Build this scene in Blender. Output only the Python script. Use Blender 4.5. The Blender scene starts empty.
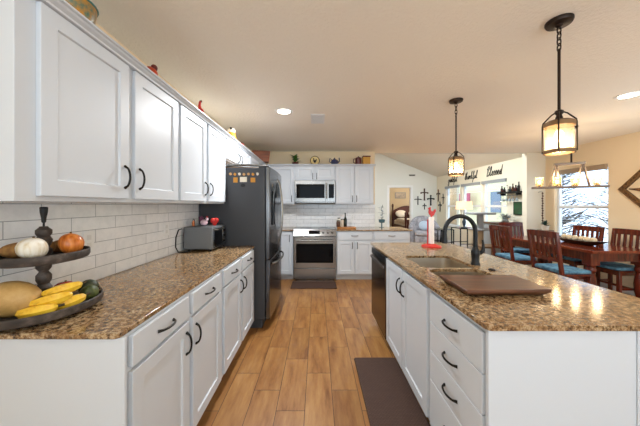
import bpy, bmesh, math, random
from mathutils import Vector, Matrix
PI = math.pi
random.seed(7)
S = bpy.context.scene
COL = S.collection

# ------------------------------------------------------------------ camera
cam_d = bpy.data.cameras.new('camera'); cam = bpy.data.objects.new('camera', cam_d); COL.objects.link(cam)
cam.location = (0, 0, 1.357); cam.rotation_euler = (PI/2, 0, 0)
cam_d.sensor_width = 36; cam_d.lens = 255/640*36
cam_d.shift_x = 3/640; cam_d.shift_y = -8/640
cam_d.clip_start = .05; cam_d.clip_end = 200
S.camera = cam
S.view_settings.view_transform = 'Standard'; S.view_settings.look = 'None'
S.view_settings.gamma = 1; S.view_settings.use_curve_mapping = False
S.view_settings.exposure = .15
# ------------------------------------------------------------------ world
W = bpy.data.worlds.new('sky'); S.world = W; W.use_nodes = True
bg = W.node_tree.nodes['Background']; bg.inputs[0].default_value = (.72, .86, 1, 1); bg.inputs[1].default_value = 2.9
# sun high over the left side of the house: it lights the snowy yard right of the windows
sd = bpy.data.lights.new('sun', 'SUN'); sd.energy = 2.6; sd.angle = .02; sd.color = (1, .97, .92)
so = bpy.data.objects.new('sun', sd); COL.objects.link(so); so.location = (0, 0, 12)
so.rotation_euler = Vector((1, -.12, -1.7)).to_track_quat('-Z', 'Y').to_euler()
# ------------------------------------------------------------------ big lights
def area(name, loc, rot, sx, sy, power, color=(1, 1, 1), shape='RECTANGLE', spread=PI):
    l = bpy.data.lights.new(name, 'AREA'); l.shape = shape; l.size = sx
    if shape in ('RECTANGLE', 'ELLIPSE'): l.size_y = sy
    l.energy = power; l.color = color; l.spread = spread
    o = bpy.data.objects.new(name, l); COL.objects.link(o); o.location = loc; o.rotation_euler = rot
    return o
# added fill lights behind the camera, aimed up to brighten the ceiling
area('rear_fill', (.9, -2.9, 1.45), (PI/2+1.35, 0, 0), 3.4, 1.7, 78, (.74, .88, 1))
area('rear_dining_fill', (3.6, -2.9, 1.45), (PI/2+1.35, 0, 0), 1.6, 1.7, 34, (.74, .88, 1))
# added fill light at the right wall, out of view; no door there
area('right_side_fill', (4.72, 1.3, 1.15), (0, PI/2+1.2, 0), 1.9, 2.6, 54, (.74, .88, 1))
area('left_side_fill', (-1.28, -1.9, 1.45), (0, -PI/2-.3, 0), 1.3, 1.6, 62, (.74, .88, 1))  # added fill from the left wall for the island fronts; no window there
# recessed downlights: first two are real, the rest added unseen for even light
CANS = [(-.38, 2.94), (3.07, 2.51), (-.38, .3), (-.38, -1.6), (1.4, .2), (3.07, .2), (1.4, -1.6)]
CANW = [46, 18, 3, 2, 1, 5, 2]

# ================================================================== helpers
def srgb(h):
    h = h.lstrip('#'); v = [int(h[i:i+2], 16)/255 for i in (0, 2, 4)]
    return tuple(c/12.92 if c <= .04045 else ((c+.055)/1.055)**2.4 for c in v)+(1,)
def mat(name, color, rough=.5, metal=0, **k):
    m = bpy.data.materials.new(name); m.use_nodes = True
    b = m.node_tree.nodes['Principled BSDF']
    b.inputs['Base Color'].default_value = srgb(color) if isinstance(color, str) else color
    b.inputs['Roughness'].default_value = rough; b.inputs['Metallic'].default_value = metal
    for a, v in k.items(): b.inputs[a.replace('_', ' ')].default_value = v
    return m
class NT:
    def __init__(s, m): s.t = m.node_tree; s.b = s.t.nodes['Principled BSDF']
    def n(s, typ, **k):
        x = s.t.nodes.new(typ)
        for a, v in k.items(): setattr(x, a, v)
        return x
    def l(s, a, b): s.t.links.new(a, b)
    def coord(s, scale=(1, 1, 1), kind='Object'):
        c = s.n('ShaderNodeTexCoord'); mp = s.n('ShaderNodeMapping'); mp.inputs['Scale'].default_value = scale
        s.l(c.outputs[kind], mp.inputs[0]); return mp.outputs[0]
    def noise(s, vec, scale, detail=4, rough=.5):
        x = s.n('ShaderNodeTexNoise'); x.inputs['Scale'].default_value = scale; x.inputs['Detail'].default_value = detail
        x.inputs['Roughness'].default_value = rough; s.l(vec, x.inputs['Vector']); return x.outputs['Fac']
    def ramp(s, fac, stops, interp='LINEAR'):
        r = s.n('ShaderNodeValToRGB'); r.color_ramp.interpolation = interp; e = r.color_ramp.elements
        while len(e) < len(stops): e.new(.5)
        for i, (p, c) in enumerate(stops):
            e[i].position = p; e[i].color = srgb(c) if isinstance(c, str) else c
        s.l(fac, r.inputs[0]); return r.outputs[0]
    def mix(s, fac, a, b, mode='MIX'):
        x = s.n('ShaderNodeMix', data_type='RGBA', blend_type=mode)
        for i, v in ((0, fac), (6, a), (7, b)):
            if hasattr(v, 'is_output') or isinstance(v, bpy.types.NodeSocket): s.l(v, x.inputs[i])
            elif i == 0: x.inputs[0].default_value = v
            else: x.inputs[i].default_value = srgb(v) if isinstance(v, str) else v
        return x.outputs[2]
    def math(s, op, a, b=None):
        x = s.n('ShaderNodeMath', operation=op)
        for i, v in enumerate((a, b)):
            if v is None: continue
            if isinstance(v, (int, float)): x.inputs[i].default_value = v
            else: s.l(v, x.inputs[i])
        return x.outputs[0]
    def bump(s, h, strength=.2, dist=.01):
        x = s.n('ShaderNodeBump'); x.inputs['Strength'].default_value = strength; x.inputs['Distance'].default_value = dist
        s.l(h, x.inputs['Height']); s.l(x.outputs[0], s.b.inputs['Normal'])
    def color(s, c): s.l(c, s.b.inputs['Base Color'])
def emis(name, color, strength):
    m = mat(name, color, .5); b = m.node_tree.nodes['Principled BSDF']
    b.inputs['Emission Color'].default_value = srgb(color); b.inputs['Emission Strength'].default_value = strength
    return m
def wood(name, dark, mid, light, axis=0, rough=.35, scale=1.0, k=14):
    m = mat(name, mid, rough); t = NT(m)
    sc = [k*scale]*3; sc[axis] = 1.3*scale
    v = t.coord(tuple(sc)); f = t.noise(v, 2.2, 6, .6)
    t.color(t.ramp(f, [(.25, dark), (.5, mid), (.78, light)])); t.bump(f, .12, .002)
    return m
def speck(name, a, b, scale=40, rough=.6, c=None):
    m = mat(name, a, rough); t = NT(m); v = t.coord(); f = t.noise(v, scale, 4, .6)
    t.color(t.ramp(f, [(.35, a), (.65, b)] + ([(.8, c)] if c else []))); return m
def glassy(name, tint, clear, rough=.05, diffuse=None):
    """thin glass: see-through mixed with a gloss (and, if asked, a translucent body)"""
    m = bpy.data.materials.new(name); m.use_nodes = True; t = m.node_tree; t.nodes.clear()
    o = t.nodes.new('ShaderNodeOutputMaterial'); tr = t.nodes.new('ShaderNodeBsdfTransparent'); tr.inputs[0].default_value = srgb(tint)
    gl = t.nodes.new('ShaderNodeBsdfGlossy'); gl.inputs['Roughness'].default_value = rough
    mx = t.nodes.new('ShaderNodeMixShader'); mx.inputs[0].default_value = 1-clear
    t.links.new(tr.outputs[0], mx.inputs[1])
    if diffuse:
        d = t.nodes.new('ShaderNodeBsdfTranslucent'); d.inputs[0].default_value = srgb(diffuse)
        m2 = t.nodes.new('ShaderNodeMixShader'); m2.inputs[0].default_value = .3
        t.links.new(d.outputs[0], m2.inputs[1]); t.links.new(gl.outputs[0], m2.inputs[2]); t.links.new(m2.outputs[0], mx.inputs[2])
    else: t.links.new(gl.outputs[0], mx.inputs[2])
    t.links.new(mx.outputs[0], o.inputs[0]); return m

class MB:
    """collects shapes into one mesh"""
    def __init__(s): s.bm = bmesh.new()
    def box(s, x0, x1, y0, y1, z0, z1, M=None):
        ps = [(x, y, z) for z in (z0, z1) for y in (y0, y1) for x in (x0, x1)]
        vs = [s.bm.verts.new(M @ Vector(p) if M else p) for p in ps]
        for f in ((0, 2, 3, 1), (4, 5, 7, 6), (0, 1, 5, 4), (2, 6, 7, 3), (0, 4, 6, 2), (1, 3, 7, 5)):
            s.bm.faces.new([vs[i] for i in f])
        return s
    def tube(s, pts, r, n=8, close=False, M=None):
        pts = [Vector(p) for p in pts]; N = len(pts)
        rs = r if isinstance(r, (list, tuple)) else [r]*N
        T = [((pts[(i+1) % N] if (close or i < N-1) else pts[i])-(pts[i-1] if (close or i > 0) else pts[i])).normalized() for i in range(N)]
        up = Vector((0, 0, 1)) if abs(T[0].z) < .9 else Vector((1, 0, 0))
        a = T[0].cross(up).normalized(); rings = []
        for i in range(N):
            a = (a-T[i]*a.dot(T[i])).normalized(); b = T[i].cross(a)
            rings.append([s.bm.verts.new((lambda q: M @ q if M else q)(pts[i]+(a*math.cos(2*PI*k/n)+b*math.sin(2*PI*k/n))*rs[i])) for k in range(n)])
        for i in range(N if close else N-1):
            A, B = rings[i], rings[(i+1) % N]
            for k in range(n): s.bm.faces.new([A[k], A[(k+1) % n], B[(k+1) % n], B[k]])
        if not close: s.bm.faces.new(rings[0][::-1]); s.bm.faces.new(rings[-1])
        return s
    def lathe(s, prof, c=(0, 0, 0), n=24, sx=1, sy=1, M=None):
        rings = []
        for r, z in prof:
            r = max(r, .0004)
            ring = []
            for k in range(n):
                q = Vector((c[0]+r*sx*math.cos(2*PI*k/n), c[1]+r*sy*math.sin(2*PI*k/n), c[2]+z))
                ring.append(s.bm.verts.new(M @ q if M else q))
            rings.append(ring)
        for A, B in zip(rings, rings[1:]):
            for k in range(n): s.bm.faces.new([A[k], A[(k+1) % n], B[(k+1) % n], B[k]])
        s.bm.faces.new(rings[0][::-1]); s.bm.faces.new(rings[-1]); return s
    def ball(s, c, rx, ry=None, rz=None, n=16, M=None, fn=None):
        ry = ry or rx; rz = rz or rx; h = n//2; rings = []
        for i in range(1, h):
            th = PI*i/h; ring = []
            for k in range(n):
                ph = 2*PI*k/n; d = Vector((math.sin(th)*math.cos(ph), math.sin(th)*math.sin(ph), math.cos(th)))
                if fn: d = d*fn(d)
                q = Vector((d.x*rx, d.y*ry, d.z*rz)); q = (M @ q if M else q)+Vector(c); ring.append(s.bm.verts.new(q))
            rings.append(ring)
        def pole(sg):
            d = Vector((0, 0, sg))
            if fn: d = d*fn(d)
            q = Vector((0, 0, d.z*rz)); return s.bm.verts.new((M @ q if M else q)+Vector(c))
        t, b = pole(1), pole(-1)
        for A, B in zip(rings, rings[1:]):
            for k in range(n): s.bm.faces.new([A[k], B[k], B[(k+1) % n], A[(k+1) % n]])
        for k in range(n):
            s.bm.faces.new([t, rings[0][k], rings[0][(k+1) % n]]); s.bm.faces.new([b, rings[-1][(k+1) % n], rings[-1][k]])
        return s
    def prism(s, poly, z0, z1, M=None):
        """poly in xy extruded in z; M may turn it"""
        A = [s.bm.verts.new(M @ Vector((x, y, z0)) if M else (x, y, z0)) for x, y in poly]
        B = [s.bm.verts.new(M @ Vector((x, y, z1)) if M else (x, y, z1)) for x, y in poly]
        n = len(poly); s.bm.faces.new(A[::-1]); s.bm.faces.new(B)
        for k in range(n): s.bm.faces.new([A[k], A[(k+1) % n], B[(k+1) % n], B[k]])
        return s
    def shaker(s, x0, x1, z0, z1, yf=0, th=.019, rail=.06, rec=.009):
        """framed panel door whose face looks to -y"""
        def ring(a, y): return [s.bm.verts.new(p) for p in ((x0+a, y, z0+a), (x1-a, y, z0+a), (x1-a, y, z1-a), (x0+a, y, z1-a))]
        bk, fr, i1, i2 = ring(0, yf+th), ring(0, yf), ring(rail, yf), ring(rail+.004, yf+rec)
        for A, B in ((bk, fr), (fr, i1), (i1, i2)):
            for k in range(4): s.bm.faces.new([A[k], A[(k+1) % 4], B[(k+1) % 4], B[k]])
        s.bm.faces.new(i2); s.bm.faces.new(bk[::-1]); return s
    def build(s, name, m, parent=None, bevel=0, smooth=True, seg=2, sub=0):
        bmesh.ops.recalc_face_normals(s.bm, faces=s.bm.faces)
        me = bpy.data.meshes.new(name); s.bm.to_mesh(me); s.bm.free()
        o = bpy.data.objects.new(name, me); COL.objects.link(o)
        if m: me.materials.append(m)
        if smooth:
            me.shade_smooth()
            me.set_sharp_from_angle(angle=math.radians(35))
        if bevel:
            b = o.modifiers.new('bevel', 'BEVEL'); b.width = bevel; b.segments = seg; b.limit_method = 'ANGLE'; b.harden_normals = False
        if sub:
            b = o.modifiers.new('subsurf', 'SUBSURF'); b.levels = b.render_levels = sub
        if parent: o.parent = parent
        return o
def tag(o, label, cat, group=None, kind=None):
    o['label'] = label; o['category'] = cat
    if group: o['group'] = group
    if kind: o['kind'] = kind
    return o
def thing(name, label, cat, loc=(0, 0, 0), rz=0, group=None):
    o = bpy.data.objects.new(name, None); o.empty_display_size = .1; COL.objects.link(o)
    o.location = loc; o.rotation_euler = (0, 0, rz); return tag(o, label, cat, group)
def struct(o): o['kind'] = 'structure'; return o
def kids(o): return [c for c in list(bpy.data.objects) if c.parent == o]
def dup(root, loc, rz=0, label=None, group=None):
    r = root.copy(); COL.objects.link(r); r.location = loc; r.rotation_euler = (0, 0, rz)
    if label: r['label'] = label
    if group: r['group'] = group
    for ch in kids(root):
        c = ch.copy(); COL.objects.link(c); c.parent = r
        for g in kids(ch):
            d = g.copy(); COL.objects.link(d); d.parent = c
    return r
def RZ(a): return Matrix.Rotation(a, 4, 'Z')
def TR(x, y, z): return Matrix.Translation((x, y, z))

# ================================================================== materials
WHITE = mat('white_cabinet_paint', (.585, .620, .662, 1), .42)
WHITE_T = mat('white_trim_paint', (.80, .80, .79, 1), .4)
BLACK = mat('black_bronze_metal', '#17140f', .35, .6)
BLACKM = mat('matte_black_metal', '#101214', .42, .3)
m = mat('wall_paint_cream', '#ecd8b6', .8); t = NT(m); t.bump(t.noise(t.coord(), 90, 3), .15, .004); WALL = m
m = mat('wall_paint_pale', '#dfdfd8', .8); t = NT(m); t.bump(t.noise(t.coord(), 90, 3), .15, .004); WALLP = m
WALLS = mat('wall_paint_light_cream', '#e4dcc8', .8)
m = mat('ceiling_knockdown', '#f3ecde', .85); t = NT(m); v = t.coord(); f = t.noise(v, 46, 4, .6)
t.bump(t.ramp(f, [(.42, (0, 0, 0, 1)), (.6, (1, 1, 1, 1))]), .35, .006); CEIL = m
m = mat('vault_ceiling_white', '#e4e1d8', .85); VAULT = m

def tile_mat(name, horiz):
    m = mat(name, (.82, .83, .84, 1), .18); t = NT(m)
    c = t.n('ShaderNodeTexCoord'); sp = t.n('ShaderNodeSeparateXYZ'); t.l(c.outputs['Object'], sp.inputs[0])
    cb = t.n('ShaderNodeCombineXYZ'); t.l(t.math('ADD', sp.outputs[horiz], .2705), cb.inputs[0]); t.l(t.math('SUBTRACT', sp.outputs[2], .914-.0747*20), cb.inputs[1])
    br = t.n('ShaderNodeTexBrick'); br.offset = .5; br.inputs['Scale'].default_value = 1
    br.inputs['Brick Width'].default_value = .295; br.inputs['Row Height'].default_value = .0747
    br.inputs['Mortar Size'].default_value = .0016; br.inputs['Mortar Smooth'].default_value = .15
    br.inputs['Color1'].default_value = (.88, .88, .88, 1); br.inputs['Color2'].default_value = (.83, .83, .83, 1)
    br.inputs['Mortar'].default_value = srgb('#8f9297'); t.l(cb.outputs[0], br.inputs['Vector'])
    cloud = t.ramp(t.noise(c.outputs['Object'], 22, 5, .62), [(.35, (.86, .87, .88, 1)), (.6, (1, 1, 1, 1))])
    t.color(t.mix(.6, br.outputs['Color'], cloud, 'MULTIPLY'))
    h = t.math('ADD', t.math('MULTIPLY', br.outputs['Fac'], -1), t.math('MULTIPLY', t.noise(c.outputs['Object'], 9, 2), .9))
    t.bump(h, .35, .004); t.l(t.math('ADD', t.math('MULTIPLY', br.outputs['Fac'], .6), .14), t.b.inputs['Roughness']); return m
TILE_L = tile_mat('subway_tile_left', 1); TILE_B = tile_mat('subway_tile_back', 0)

def floor_mat():
    m = mat('wood_plank_tile', '#a8713f', .33); t = NT(m)
    c = t.n('ShaderNodeTexCoord'); sp = t.n('ShaderNodeSeparateXYZ'); t.l(c.outputs['Object'], sp.inputs[0])
    u = t.math('DIVIDE', t.math('ADD', sp.outputs[0], .27), .189); cc = t.math('FLOOR', u)
    v = t.math('DIVIDE', t.math('ADD', t.math('SUBTRACT', sp.outputs[1], 1.681), t.math('MULTIPLY', cc, .188)), .565); vv = t.math('FLOOR', v)
    fu = t.math('FRACT', u); fv = t.math('FRACT', v)
    du = t.math('MULTIPLY', t.math('MINIMUM', fu, t.math('SUBTRACT', 1, fu)), .189)
    dv = t.math('MULTIPLY', t.math('MINIMUM', fv, t.math('SUBTRACT', 1, fv)), .565)
    gr = t.math('LESS_THAN', t.math('MINIMUM', du, dv), .0021)
    idv = t.n('ShaderNodeCombineXYZ'); t.l(cc, idv.inputs[0]); t.l(vv, idv.inputs[1])
    wn = t.n('ShaderNodeTexWhiteNoise', noise_dimensions='2D'); t.l(idv.outputs[0], wn.inputs['Vector'])
    # grain, shifted per plank
    off = t.n('ShaderNodeVectorMath', operation='MULTIPLY_ADD'); t.l(wn.outputs['Color'], off.inputs[0]); off.inputs[1].default_value = (9, 9, 9); t.l(c.outputs['Object'], off.inputs[2])
    mp = t.n('ShaderNodeMapping'); mp.inputs['Scale'].default_value = (9, 1.6, 1); t.l(off.outputs[0], mp.inputs[0])
    g1 = t.noise(mp.outputs[0], 1.6, 6, .62); mp2 = t.n('ShaderNodeMapping'); mp2.inputs['Scale'].default_value = (60, 3, 1); t.l(off.outputs[0], mp2.inputs[0])
    g2 = t.noise(mp2.outputs[0], 2.2, 5, .6)
    base = t.ramp(g1, [(.26, '#714722'), (.42, '#9c6b3a'), (.6, '#b2834a'), (.78, '#c59963')])
    tone = t.ramp(wn.outputs['Value'], [(0, (.74, .70, .66, 1)), (.5, (.93, .91, .88, 1)), (1, (1.0, 1.0, 1.0, 1))])
    col = t.mix(1, base, tone, 'MULTIPLY'); col = t.mix(t.math('MULTIPLY', g2, .36), col, '#6f4320')
    col = t.mix(gr, col, '#4f3320'); t.color(col)
    t.bump(t.math('SUBTRACT', t.math('MULTIPLY', g2, .3), gr), .3, .003)
    t.l(t.math('ADD', .30, t.math('MULTIPLY', g1, .15)), t.b.inputs['Roughness']); return m
FLOOR = floor_mat()
def granite(name):
    m = mat(name, '#a58c68', .13); t = NT(m); v = t.coord()
    big = t.noise(v, 5, 6, .65); mid = t.noise(v, 55, 6, .75); fine = t.noise(v, 170, 3, .7)
    c = t.ramp(mid, [(.36, '#2a1f19'), (.44, '#64492f'), (.51, '#957652'), (.6, '#bda683')])
    c = t.mix(t.ramp(big, [(.42, (0, 0, 0, 1)), (.62, (.5, .5, .5, 1))]), c, '#8a6236')
    vo = t.n('ShaderNodeTexVoronoi'); vo.inputs['Scale'].default_value = 130; t.l(v, vo.inputs['Vector'])
    dk = t.ramp(vo.outputs['Color'], [(0, (0, 0, 0, 1)), (.66, (0, 0, 0, 1)), (.76, (1, 1, 1, 1))])
    c = t.mix(t.math('MULTIPLY', t.math('MULTIPLY', dk, t.ramp(mid, [(.4, (1, 1, 1, 1)), (.6, (.15, .15, .15, 1))])), .8), c, '#1f1915')
    c = t.mix(t.ramp(fine, [(.58, (0, 0, 0, 1)), (.7, (.6, .6, .6, 1))]), c, '#cfc3ae')
    t.color(c); return m
GRAN = granite('granite')
m = mat('stainless_steel', '#8e8c89', .26, 1); t = NT(m); t.bump(t.noise(t.coord((2, 2, 160)), 3, 3), .06, .001); STEEL = m
m = mat('sink_steel', '#c2b8a8', .34, 1); SINKS = m
DKSTEEL = mat('dark_stainless', '#6d7075', .22, 1)
FRSIDE = mat('fridge_side_grey', '#424346', .5, .2)
BGLASS = mat('black_glass', '#070708', .05, Specular_IOR_Level=.1)
DWASH = mat('dishwasher_bronze_steel', '#5b4c40', .2, 1)
KICK = mat('toe_kick_dark', '#3b3b3c', .7)
CHERRY = wood('cherry_wood', '#2c0d07', '#561b0e', '#7c2f18', 2, .22)
CHERRYX = wood('cherry_wood_top', '#4a1a0d', '#702a15', '#954525', 1, .12)
WALNUT = wood('walnut_board', '#2c170d', '#55301c', '#7a4c2e', 0, .35)
GREYWOOD = wood('grey_washed_wood', '#1f1a17', '#3d342e', '#6b6058', 0, .6)
RUSTIC = wood('rustic_brown_wood', '#43301f', '#6b5138', '#8c7050', 0, .6)
BLUE = speck('blue_cushion_fabric', '#28506f', '#6a9cb6', 12, .9)
GLASS = glassy('window_glass', '#f4f9ff', .93, .02)
m = mat('brown_rubber_mat', '#4a3126', .8); t = NT(m); br = t.n('ShaderNodeTexBrick'); br.inputs['Scale'].default_value = 1
t.l(t.coord(), br.inputs['Vector']); br.inputs['Brick Width'].default_value = .022; br.inputs['Row Height'].default_value = .011; br.inputs['Mortar Size'].default_value = .0015
br.inputs['Color1'].default_value = srgb('#4c3328'); br.inputs['Color2'].default_value = srgb('#523a2e'); br.inputs['Mortar'].default_value = srgb('#35231b')
t.color(br.outputs['Color']); t.bump(br.outputs['Fac'], -.4, .003); MAT = m

VL = []
XL, XR, YB, YF, YREAR, H = -1.31, 4.75, 5.17, 10.1, -3.0, 2.44
# ================================================================== room shell
struct(MB().box(XL-.1, XR+.1, YREAR-.1, 13.5, -.1, 0).build('floor', FLOOR))
struct(MB().box(XL-.1, XR+.1, YREAR-.1, 5.3, H, H+.1).build('ceiling', CEIL))
struct(MB().box(XL-.1, XL, YREAR-.1, YF+.1, 0, 3.8).build('wall_left', WALL))
b = MB(); b.box(XL, 1.17, YB, 5.3, 0, H); struct(b.build('wall_back', WALL))
struct(MB().box(XL-.1, XR+.1, 5.3, 5.38, H, 3.9).build('wall_gable', WALLP))
# right wall with openings (window_1..4) : dining window and three living windows
WIN = [(4.16, 5.09), (6.375, 7.31), (7.40, 8.34), (8.47, 9.39)]
Z0, Z1 = .62, 2.03
b = MB(); y = YREAR-.1; WT = .14
for a, c in WIN:
    b.box(XR, XR+WT, y, a, 0, 3.0); b.box(XR, XR+WT, a, c, 0, Z0); b.box(XR, XR+WT, a, c, Z1, 3.0); y = c
    if c < 5.2: b.box(XR, XR+WT, c, 5.42, 0, 3.0); struct(b.build('wall_right', WALL)); b = MB(); y = 5.42
b.box(XR, XR+WT, y, YF+.1, 0, 3.0); struct(b.build('wall_living', WALLS))
struct(MB().box(XR-.39, XR, 5.3, 5.42, 0, H).build('wall_stub', WALLS))
# far wall with a doorway
DX0, DX1, DZ = 2.85, 3.72, 2.06
b = MB(); b.box(XL-.1, DX0, YF, YF+.12, 0, 3.9).box(DX1, XR+.2, YF, YF+.12, 0, 3.9).box(DX0, DX1, YF, YF+.12, DZ, 3.9); struct(b.build('wall_far', WALLP))
# vaulted ceiling over the living room
b = MB(); sl = .41; rx = 1.2; rz = 2.465+sl*(XR-rx)
M = Matrix(((1, 0, 0, 0), (0, 0, 1, 0), (0, 1, 0, 0), (0, 0, 0, 1)))
b.prism([(XR+.2, 2.465-.2*sl), (rx, rz), (XL-.1, rz-.37*(rx-XL+.1)), (XL-.1, rz-.37*(rx-XL+.1)+.1), (rx, rz+.1), (XR+.2, 2.565-.2*sl)], 5.32, YF+.1, M=M)
struct(b.build('ceiling_vault', VAULT))
# rear wall, behind the photographer, with a wide window
b = MB(); b.box(XL, -.9, YREAR-.1, YREAR, 0, H).box(-.9, 4.5, YREAR-.1, YREAR, 0, .55).box(-.9, 4.5, YREAR-.1, YREAR, 2.35, H).box(4.5, XR, YREAR-.1, YREAR, 0, H)
struct(b.build('wall_rear', WALL))
# three lamps added to brighten the living room, hidden above the flat ceiling
for i, (x, y) in enumerate(((2.9, 6.05), (1.6, 6.3), (2.2, 6.9))):
    z = 2.465+sl*(XR-x)-.03; r = bpy.data.objects.new('added_vault_light', None); COL.objects.link(r); r.location = (x, y, z)
    r['category'] = 'ceiling light'; r['label'] = 'added unseen recessed light in the living room vault, %s' % ['nearest the kitchen', 'highest up the slope', 'nearest the armchair'][i]; r['group'] = 'added vault lights'
    a = area('vault_fill', (0, 0, -.04), (0, 0, 0), .2, .2, 52, (.84, .94, 1), 'DISK'); a.parent = r; VL.append(r)
# bedroom beyond the door
b = MB(); b.box(2.2, 2.3, YF+.12, 13.4, 0, 2.5).box(5.6, 5.7, YF+.12, 13.4, 0, 2.5).box(2.2, 5.7, 13.4, 13.5, 0, 2.5); struct(b.build('wall_bedroom', mat('bedroom_wall', '#cdbda0', .8)))
struct(MB().box(2.2, 5.7, YF+.12, 13.5, 2.5, 2.6).build('ceiling_bedroom', VAULT))
struct(MB().box(4.86, 5.7, YF+.1, 13.5, -.1, 0).build('floor_bedroom', FLOOR))
# trims
b = MB(); b.box(DX0-.075, DX0, YF-.015, YF+.0, 0, DZ+.075).box(DX1, DX1+.075, YF-.015, YF, 0, DZ+.075).box(DX0, DX1, YF-.015, YF, DZ, DZ+.075)
b.box(DX0, DX0+.02, YF, YF+.12, 0, DZ).box(DX1-.02, DX1, YF, YF+.12, 0, DZ).box(DX0, DX1, YF, YF+.12, DZ-.02, DZ); struct(b.build('trim_1', WHITE_T))
struct(MB().box(XR-.014, XR, YREAR, 5.3, 0, .1).build('baseboard_right', WHITE_T, bevel=.003))
struct(MB().box(XR-.014, XR, 5.42, YF, 0, .1).build('baseboard_living', WHITE_T, bevel=.003))
b = MB(); b.box(XL, DX0-.075, YF-.014, YF, 0, .1).box(DX1+.075, XR-.014, YF-.014, YF, 0, .1); struct(b.build('baseboard_far', WHITE_T, bevel=.003))
# backsplash tiles
struct(MB().box(XL, XL+.008, .35, YB, .914, 1.372).build('trim_2', TILE_L))
struct(MB().box(XL+.008, 1.17, YB-.008, YB, .914, 1.372).build('trim_3', TILE_B))
# windows
for i, (a, c) in enumerate(WIN):
    w = bpy.data.objects.new('window_%d' % (i+1), None); COL.objects.link(w); w.location = (XR, (a+c)/2, Z0); struct(w)
    h = (c-a)/2; H2 = Z1-Z0; b = MB()
    for x0, x1, y0, y1, z0, z1 in ((.05, .1, -h, -h+.045, 0, H2), (.05, .1, h-.045, h, 0, H2), (.05, .1, -h, h, 0, .045), (.05, .1, -h, h, H2-.045, H2), (.045, .1, -h, h, H2/2-.03, H2/2+.03)): b.box(x0, x1, y0, y1, z0, z1)
    b.build('window_frame', WHITE_T, w)
    MB().box(.07, .076, -h+.04, h-.04, .04, H2-.04).build('pane', GLASS, w)
    MB().box(-.03, .05, -h-.03, h+.03, -.025, 0).build('window_sill', WHITE_T, w, bevel=.004)
b = MB(); b.box(-.9, -.84, YREAR-.08, YREAR-.03, .55, 2.35).box(4.44, 4.5, YREAR-.08, YREAR-.03, .55, 2.35).box(2.6, 2.68, YREAR-.08, YREAR-.03, .55, 2.35).box(-.84, 4.44, YREAR-.08, YREAR-.03, .55, .61).box(-.84, 4.44, YREAR-.08, YREAR-.03, 2.29, 2.35)
struct(b.build('window_5', WHITE_T))

# ================================================================== outside
m = mat('pale_siding', '#d8cfa4', .7); t = NT(m); c = t.n('ShaderNodeTexCoord'); sp = t.n('ShaderNodeSeparateXYZ'); t.l(c.outputs['Object'], sp.inputs[0])
f = t.math('FRACT', t.math('DIVIDE', sp.outputs[2], .18)); t.bump(f, .8, .02)
hs = thing('neighbour_house', 'pale yellow clapboard house wall seen through the living room windows', 'building', (8.6, 11.8, -.3))
MB().box(0, 1.5, -.6, 8, 0, 3.4).build('wall', m, hs); MB().box(-.25, 1.9, -.8, 8.2, 3.4, 3.55).build('roof', mat('roof_shingle', '#5c5a5a', .8), hs)
b = MB(); b.box(-.03, .02, .1, .8, 1.3, 2.3); b.build('window', mat('dark_window_glass', '#5e6f80', .1), hs)
MB().box(-.4, -.36, 1.9, 3.0, 1.5, 2.3).build('awning', mat('red_banner', '#a4475a', .8), hs)
struct(MB().box(XR+WT+.02, 40, -12, 30, -.4, -.3).build('ground', speck('snowy_grass', '#d5dadd', '#f0f3f5', 3, .9)))
tg = mat('bark_grey', '#4a4744', .9)
def tree(x, y, h, k, label):
    random.seed(k); r = thing('bare_tree', label, 'tree', (x, y, -.3), 0, 'frosted trees outside the dining window')
    MB().tube([(0, 0, 0), (.05, .04, h*.4), (-.03, 0, h*.75), (0, 0, h)], [.11, .09, .05, .02], 7).build('trunk', tg, r)
    b = MB()
    for i in range(110):
        z = h*random.uniform(.12, .95); a = random.uniform(0, 2*PI); L = random.uniform(.5, 1.3)*(1.15-z/h)
        p0 = Vector((0, 0, z)); p1 = p0+Vector((math.cos(a)*L*.5, math.sin(a)*L*.5, L*.25)); p2 = p1+Vector((math.cos(a+.5)*L*.6, math.sin(a+.5)*L*.6, L*.2))
        p3 = p1+Vector((math.cos(a-.6)*L*.5, math.sin(a-.6)*L*.5, L*.3))
        b.tube([p0, p1, p2], [.03, .02, .008], 5); b.tube([p1, p3], [.016, .006], 5)
    b.build('branch', tg, r)
    b = MB()
    for i in range(700):
        z = h*random.uniform(.15, 1); a = random.uniform(0, 2*PI); R = random.uniform(.1, 1.4)*(1.15-z/h); s = random.uniform(.02, .06)
        b.ball((math.cos(a)*R, math.sin(a)*R, z), s, s, s*.6, 5)
    f = b.build('foliage', speck('frosted_foliage', '#7d8b92', '#eef2f6', 9, .9), r); f['kind'] = 'stuff'
tree(7.2, 5.4, 4.4, 1, 'frosted tree with pale twigs seen through the near half of dining window')
tree(10.6, 8.0, 5.0, 2, 'taller frosted tree set further back outside the dining window')
tree(7.4, 8.0, 3.6, 3, 'low frosted tree seen through the far half of dining window')

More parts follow.
